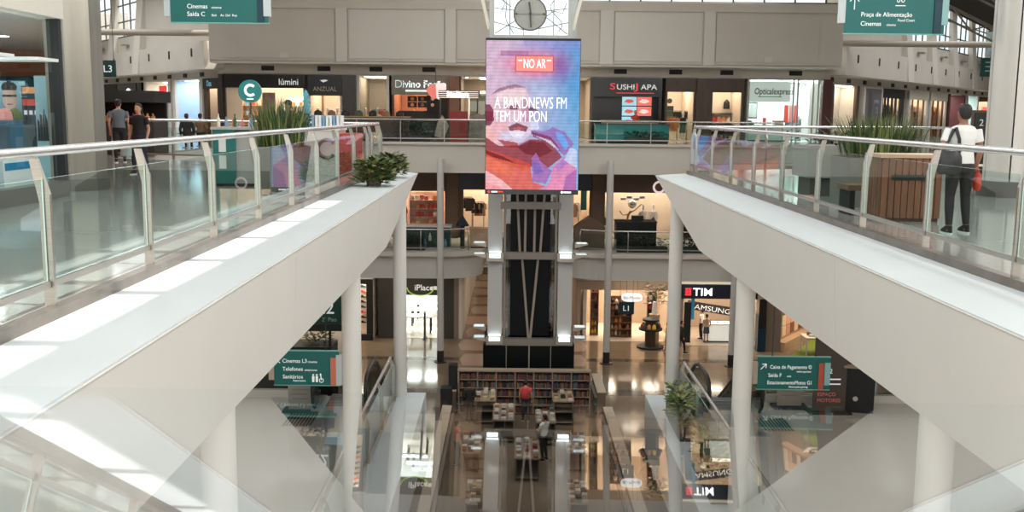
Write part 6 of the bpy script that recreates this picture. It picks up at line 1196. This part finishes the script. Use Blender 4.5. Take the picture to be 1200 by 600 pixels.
# ------------------------------------------------------------------ book kiosk on the ground level
WOODB = M('book_shelf_wood', (.16, .11, .08), .5); SHELFE = M('shelf_edge_tan', (.32, .25, .19), .5)
bs = thing('bookcase', 'long low bookcase of many bays closing the book kiosk before the lift tower', 'bookcase', (-.05, 41.3, Z1))
MB().box(-2.8, 2.78, .28, .36, 0, 1.86).build('back_panel', WOODB, bs); MB().box(-2.84, 2.82, -.06, .38, 1.86, 1.92).build('top', SHELFE, bs)
for i in range(8): MB().box(-2.8+i*.794, -2.76+i*.794, -.05, .28, 0, 1.86).build('divider', SHELFE, bs)
for r in range(5): MB().box(-2.8, 2.78, -.05, .28, .05+.36*r, .075+.36*r).build('shelf', SHELFE, bs)
rnd = random.Random(5); BP = [M('book_%d' % i, c, .6) for i, c in enumerate([S(120, 50, 44), S(50, 62, 84), S(180, 164, 134), S(50, 74, 56), S(30, 28, 32), S(140, 98, 58), S(196, 194, 188), S(88, 40, 46), S(70, 92, 98), S(110, 84, 70)])]
mb = MB()
for i in range(7):
    for r in range(5):
        x = -2.74+i*.794; e = x+.70
        while x < e:
            bw = rnd.uniform(.025, .06); hh = rnd.uniform(.18, .27); mb.cur = rnd.choice((0, 1, 3, 4, 4, 5, 7, 8, 9)); mb.box(x, x+bw, -.02, .2, .076+.36*r, .076+.36*r+hh); x += bw+.004
o = mb.build('shelved_books', BP); o.location = (-.05, 41.3, Z1); tag(o, 'rows of book spines filling the long low bookcase', 'books', kind='stuff')
for s_, nm in ((-1, 'left'), (1, 'right')):
    for y0, y1, xo, wh in ((41.2, 44.2, 3.0, 'far'), (27.5, 39.0, 3.05, 'near')):
        pw_ = thing('side_bookcase', 'low tan topped side bookcase, %s %s of the book kiosk' % (wh, nm), 'bookcase', (s_*xo+.05, y0, Z1)); a, b = sorted((0, s_*.34))
        MB().box(a, b, 0, y1-y0, 0, 1.0).build('body', WOODB, pw_); MB().box(a-.02, b+.02, -.02, y1-y0+.02, 1.0, 1.05).build('top', M('tan_top', (.60, .49, .38), .4), pw_)
        for z in (.15, .45, .75): MB().box(*sorted((-s_*.0, -s_*.12)), .1, y1-y0-.1, z, z+.02).build('shelf', SHELFE, pw_)
        mb = MB(); y = .15
        while y < y1-y0-.2:
            for z in (.17, .47): mb.cur = rnd.randrange(10); mb.box(*sorted((-s_*.01, -s_*.10)), y, y+.045, z, z+rnd.uniform(.16, .24))
            y += .05
        o = mb.build('shelved_books', BP); o.location = pw_.location; tag(o, 'row of book spines on the %s %s side bookcase' % (wh, nm), 'books', kind='stuff')
def book_table(label, place, px0, px1, py0, py1, z, shelvesn=2, dark=False):
    p, q = AZ(px0, py1, Z1+z), AZ(px1, py1, Z1+z); far = AZ((px0+px1)/2, py0, Z1+z).y; w_ = q.x-p.x; d = max(.7, min(2.2, far-p.y)); cx, cy = (p.x+q.x)/2, p.y+d/2
    t = thing('book_table', label, 'table', (cx, cy, Z1)); m = WOODB if dark else M('table_wood', (.33, .25, .18), .5)
    MB().box(-w_/2, w_/2, -d/2, d/2, z-.05, z).build('tabletop', m, t); MB().box(-w_/2+.06, w_/2-.06, d/2-.1, d/2-.06, 0, z-.05).build('back_panel', WOODB, t)
    for x in (-w_/2+.03, w_/2-.07): MB().box(x, x+.04, -d/2+.03, d/2-.05, 0, z-.05).build('side_panel', WOODB, t)
    for i in range(shelvesn): MB().box(-w_/2+.05, w_/2-.05, -d/2+.06, d/2-.1, .1+i*(z-.15)/shelvesn, .13+i*(z-.15)/shelvesn).build('shelf', SHELFE, t)
    nx = max(3, int(w_/.24)); ny = max(2, int(d/.30))
    for j in range(ny):
        for i in range(nx):
            if rnd.random() < .06: continue
            put('book', 'book lying on the %s' % place, 'book', 'books on the %s' % place, 'box', (.17, .24, rnd.choice((.03, .06, .12))), BP[rnd.choice((2, 6, 6, 0, 4, 5, 8, 2, 9, 6))], (cx-w_/2+w_*(i+.5)/nx, cy-d/2+d*(j+.5)/ny, Z1+z+.001), rnd.uniform(-.08, .08))
book_table('book table with white covers, back left in the book kiosk', 'back left book table', 556, 581, 456, 469, 1.05)
book_table('book table with bright covers, back right in the book kiosk', 'back right book table', 648, 673, 457, 470, 1.05)
book_table('book table in the second row, left of the person in red', 'second row left book table', 577, 603, 472, 492, .95)
book_table('book table in the second row, right of the person in red', 'second row right book table', 628, 652, 480, 495, .95)
book_table('central book table covered with pale covers', 'central book table', 603, 633, 506, 537, .85, 1)
book_table('low book table at the left of the kiosk near the seated person', 'low left book table', 540, 562, 504, 530, .75, 1)
book_table('low book table at the right of the kiosk', 'low right book table', 664, 690, 504, 530, .75, 1)
book_table('near left book table low in the book kiosk', 'near left book table', 545, 562, 562, 590, .75, 1)
book_table('near right book table low in the book kiosk', 'near right book table', 668, 690, 562, 590, .75, 1)
bc = thing('speaker_cabinet', 'pair of tall black cabinets at the left corner of the book kiosk', 'cabinet', (AZ(527, 484, Z1).x, 41.0, Z1)); MB().box(-.35, .12, -.3, .3, 0, 1.25).build('lower_cabinet', BLACKM, bc); MB().box(-.05, .32, .3, .8, 0, 2.1).build('tall_cabinet', BLACKM, bc)
cbx = thing('black_box_stand', 'small black box on a post at the right side of the book kiosk', 'box', (AZ(698, 520, Z1+.8).x, 35.4, Z1)); MB().box(-.04, .04, -.04, .04, 0, .8).build('post', GREYD, cbx); MB().box(-.14, .14, -.1, .1, .8, 1.2).build('box', BLACKM, cbx)
area('kiosk_downlights', (0, 37, -5.8), 3, 8, 45, (1, .84, .66))
# ------------------------------------------------------------------ tilted glass sheet right below the viewpoint
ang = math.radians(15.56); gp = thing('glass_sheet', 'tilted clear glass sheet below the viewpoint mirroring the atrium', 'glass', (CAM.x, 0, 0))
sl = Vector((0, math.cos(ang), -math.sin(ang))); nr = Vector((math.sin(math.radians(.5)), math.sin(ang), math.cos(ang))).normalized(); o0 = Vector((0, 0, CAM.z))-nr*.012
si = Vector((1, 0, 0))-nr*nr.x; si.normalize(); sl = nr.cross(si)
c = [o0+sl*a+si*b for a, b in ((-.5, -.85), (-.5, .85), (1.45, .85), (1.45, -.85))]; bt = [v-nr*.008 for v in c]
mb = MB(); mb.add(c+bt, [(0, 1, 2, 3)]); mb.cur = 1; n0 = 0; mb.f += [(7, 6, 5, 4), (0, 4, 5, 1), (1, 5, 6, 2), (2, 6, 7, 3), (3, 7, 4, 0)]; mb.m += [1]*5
CL = bpy.data.materials.new('glass_body'); CL.use_nodes = True; CL.node_tree.nodes.clear(); _o = CL.node_tree.nodes.new('ShaderNodeOutputMaterial'); _t = CL.node_tree.nodes.new('ShaderNodeBsdfTransparent'); _t.inputs[0].default_value = (.99, .995, .995, 1); CL.node_tree.links.new(_t.outputs[0], _o.inputs[0])
GF = glassmat('glass_sheet_face', (.97, .985, .985), rough=.012, const=.44); nt = GF.node_tree      # mirror share ramped down by hand, painting in the reflection's fade at the far edge
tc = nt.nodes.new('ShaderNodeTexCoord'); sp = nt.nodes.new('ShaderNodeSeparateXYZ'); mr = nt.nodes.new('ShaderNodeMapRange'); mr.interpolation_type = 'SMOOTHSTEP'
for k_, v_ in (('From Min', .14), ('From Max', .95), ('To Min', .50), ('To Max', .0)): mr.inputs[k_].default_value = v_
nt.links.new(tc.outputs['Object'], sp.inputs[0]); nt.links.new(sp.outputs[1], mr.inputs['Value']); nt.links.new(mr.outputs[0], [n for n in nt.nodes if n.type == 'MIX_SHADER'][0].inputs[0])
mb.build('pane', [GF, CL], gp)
for s_ in (-1, 1): MB().tube([(s_*.8, -.45, 0), (s_*.8, -.45, (o0-sl*.45).z-.02)], .02, 10).build('post', STEEL, gp, True)
MB().box(-.86, .86, -.52, -.40, 0, .02).build('foot_rail', STEEL, gp)
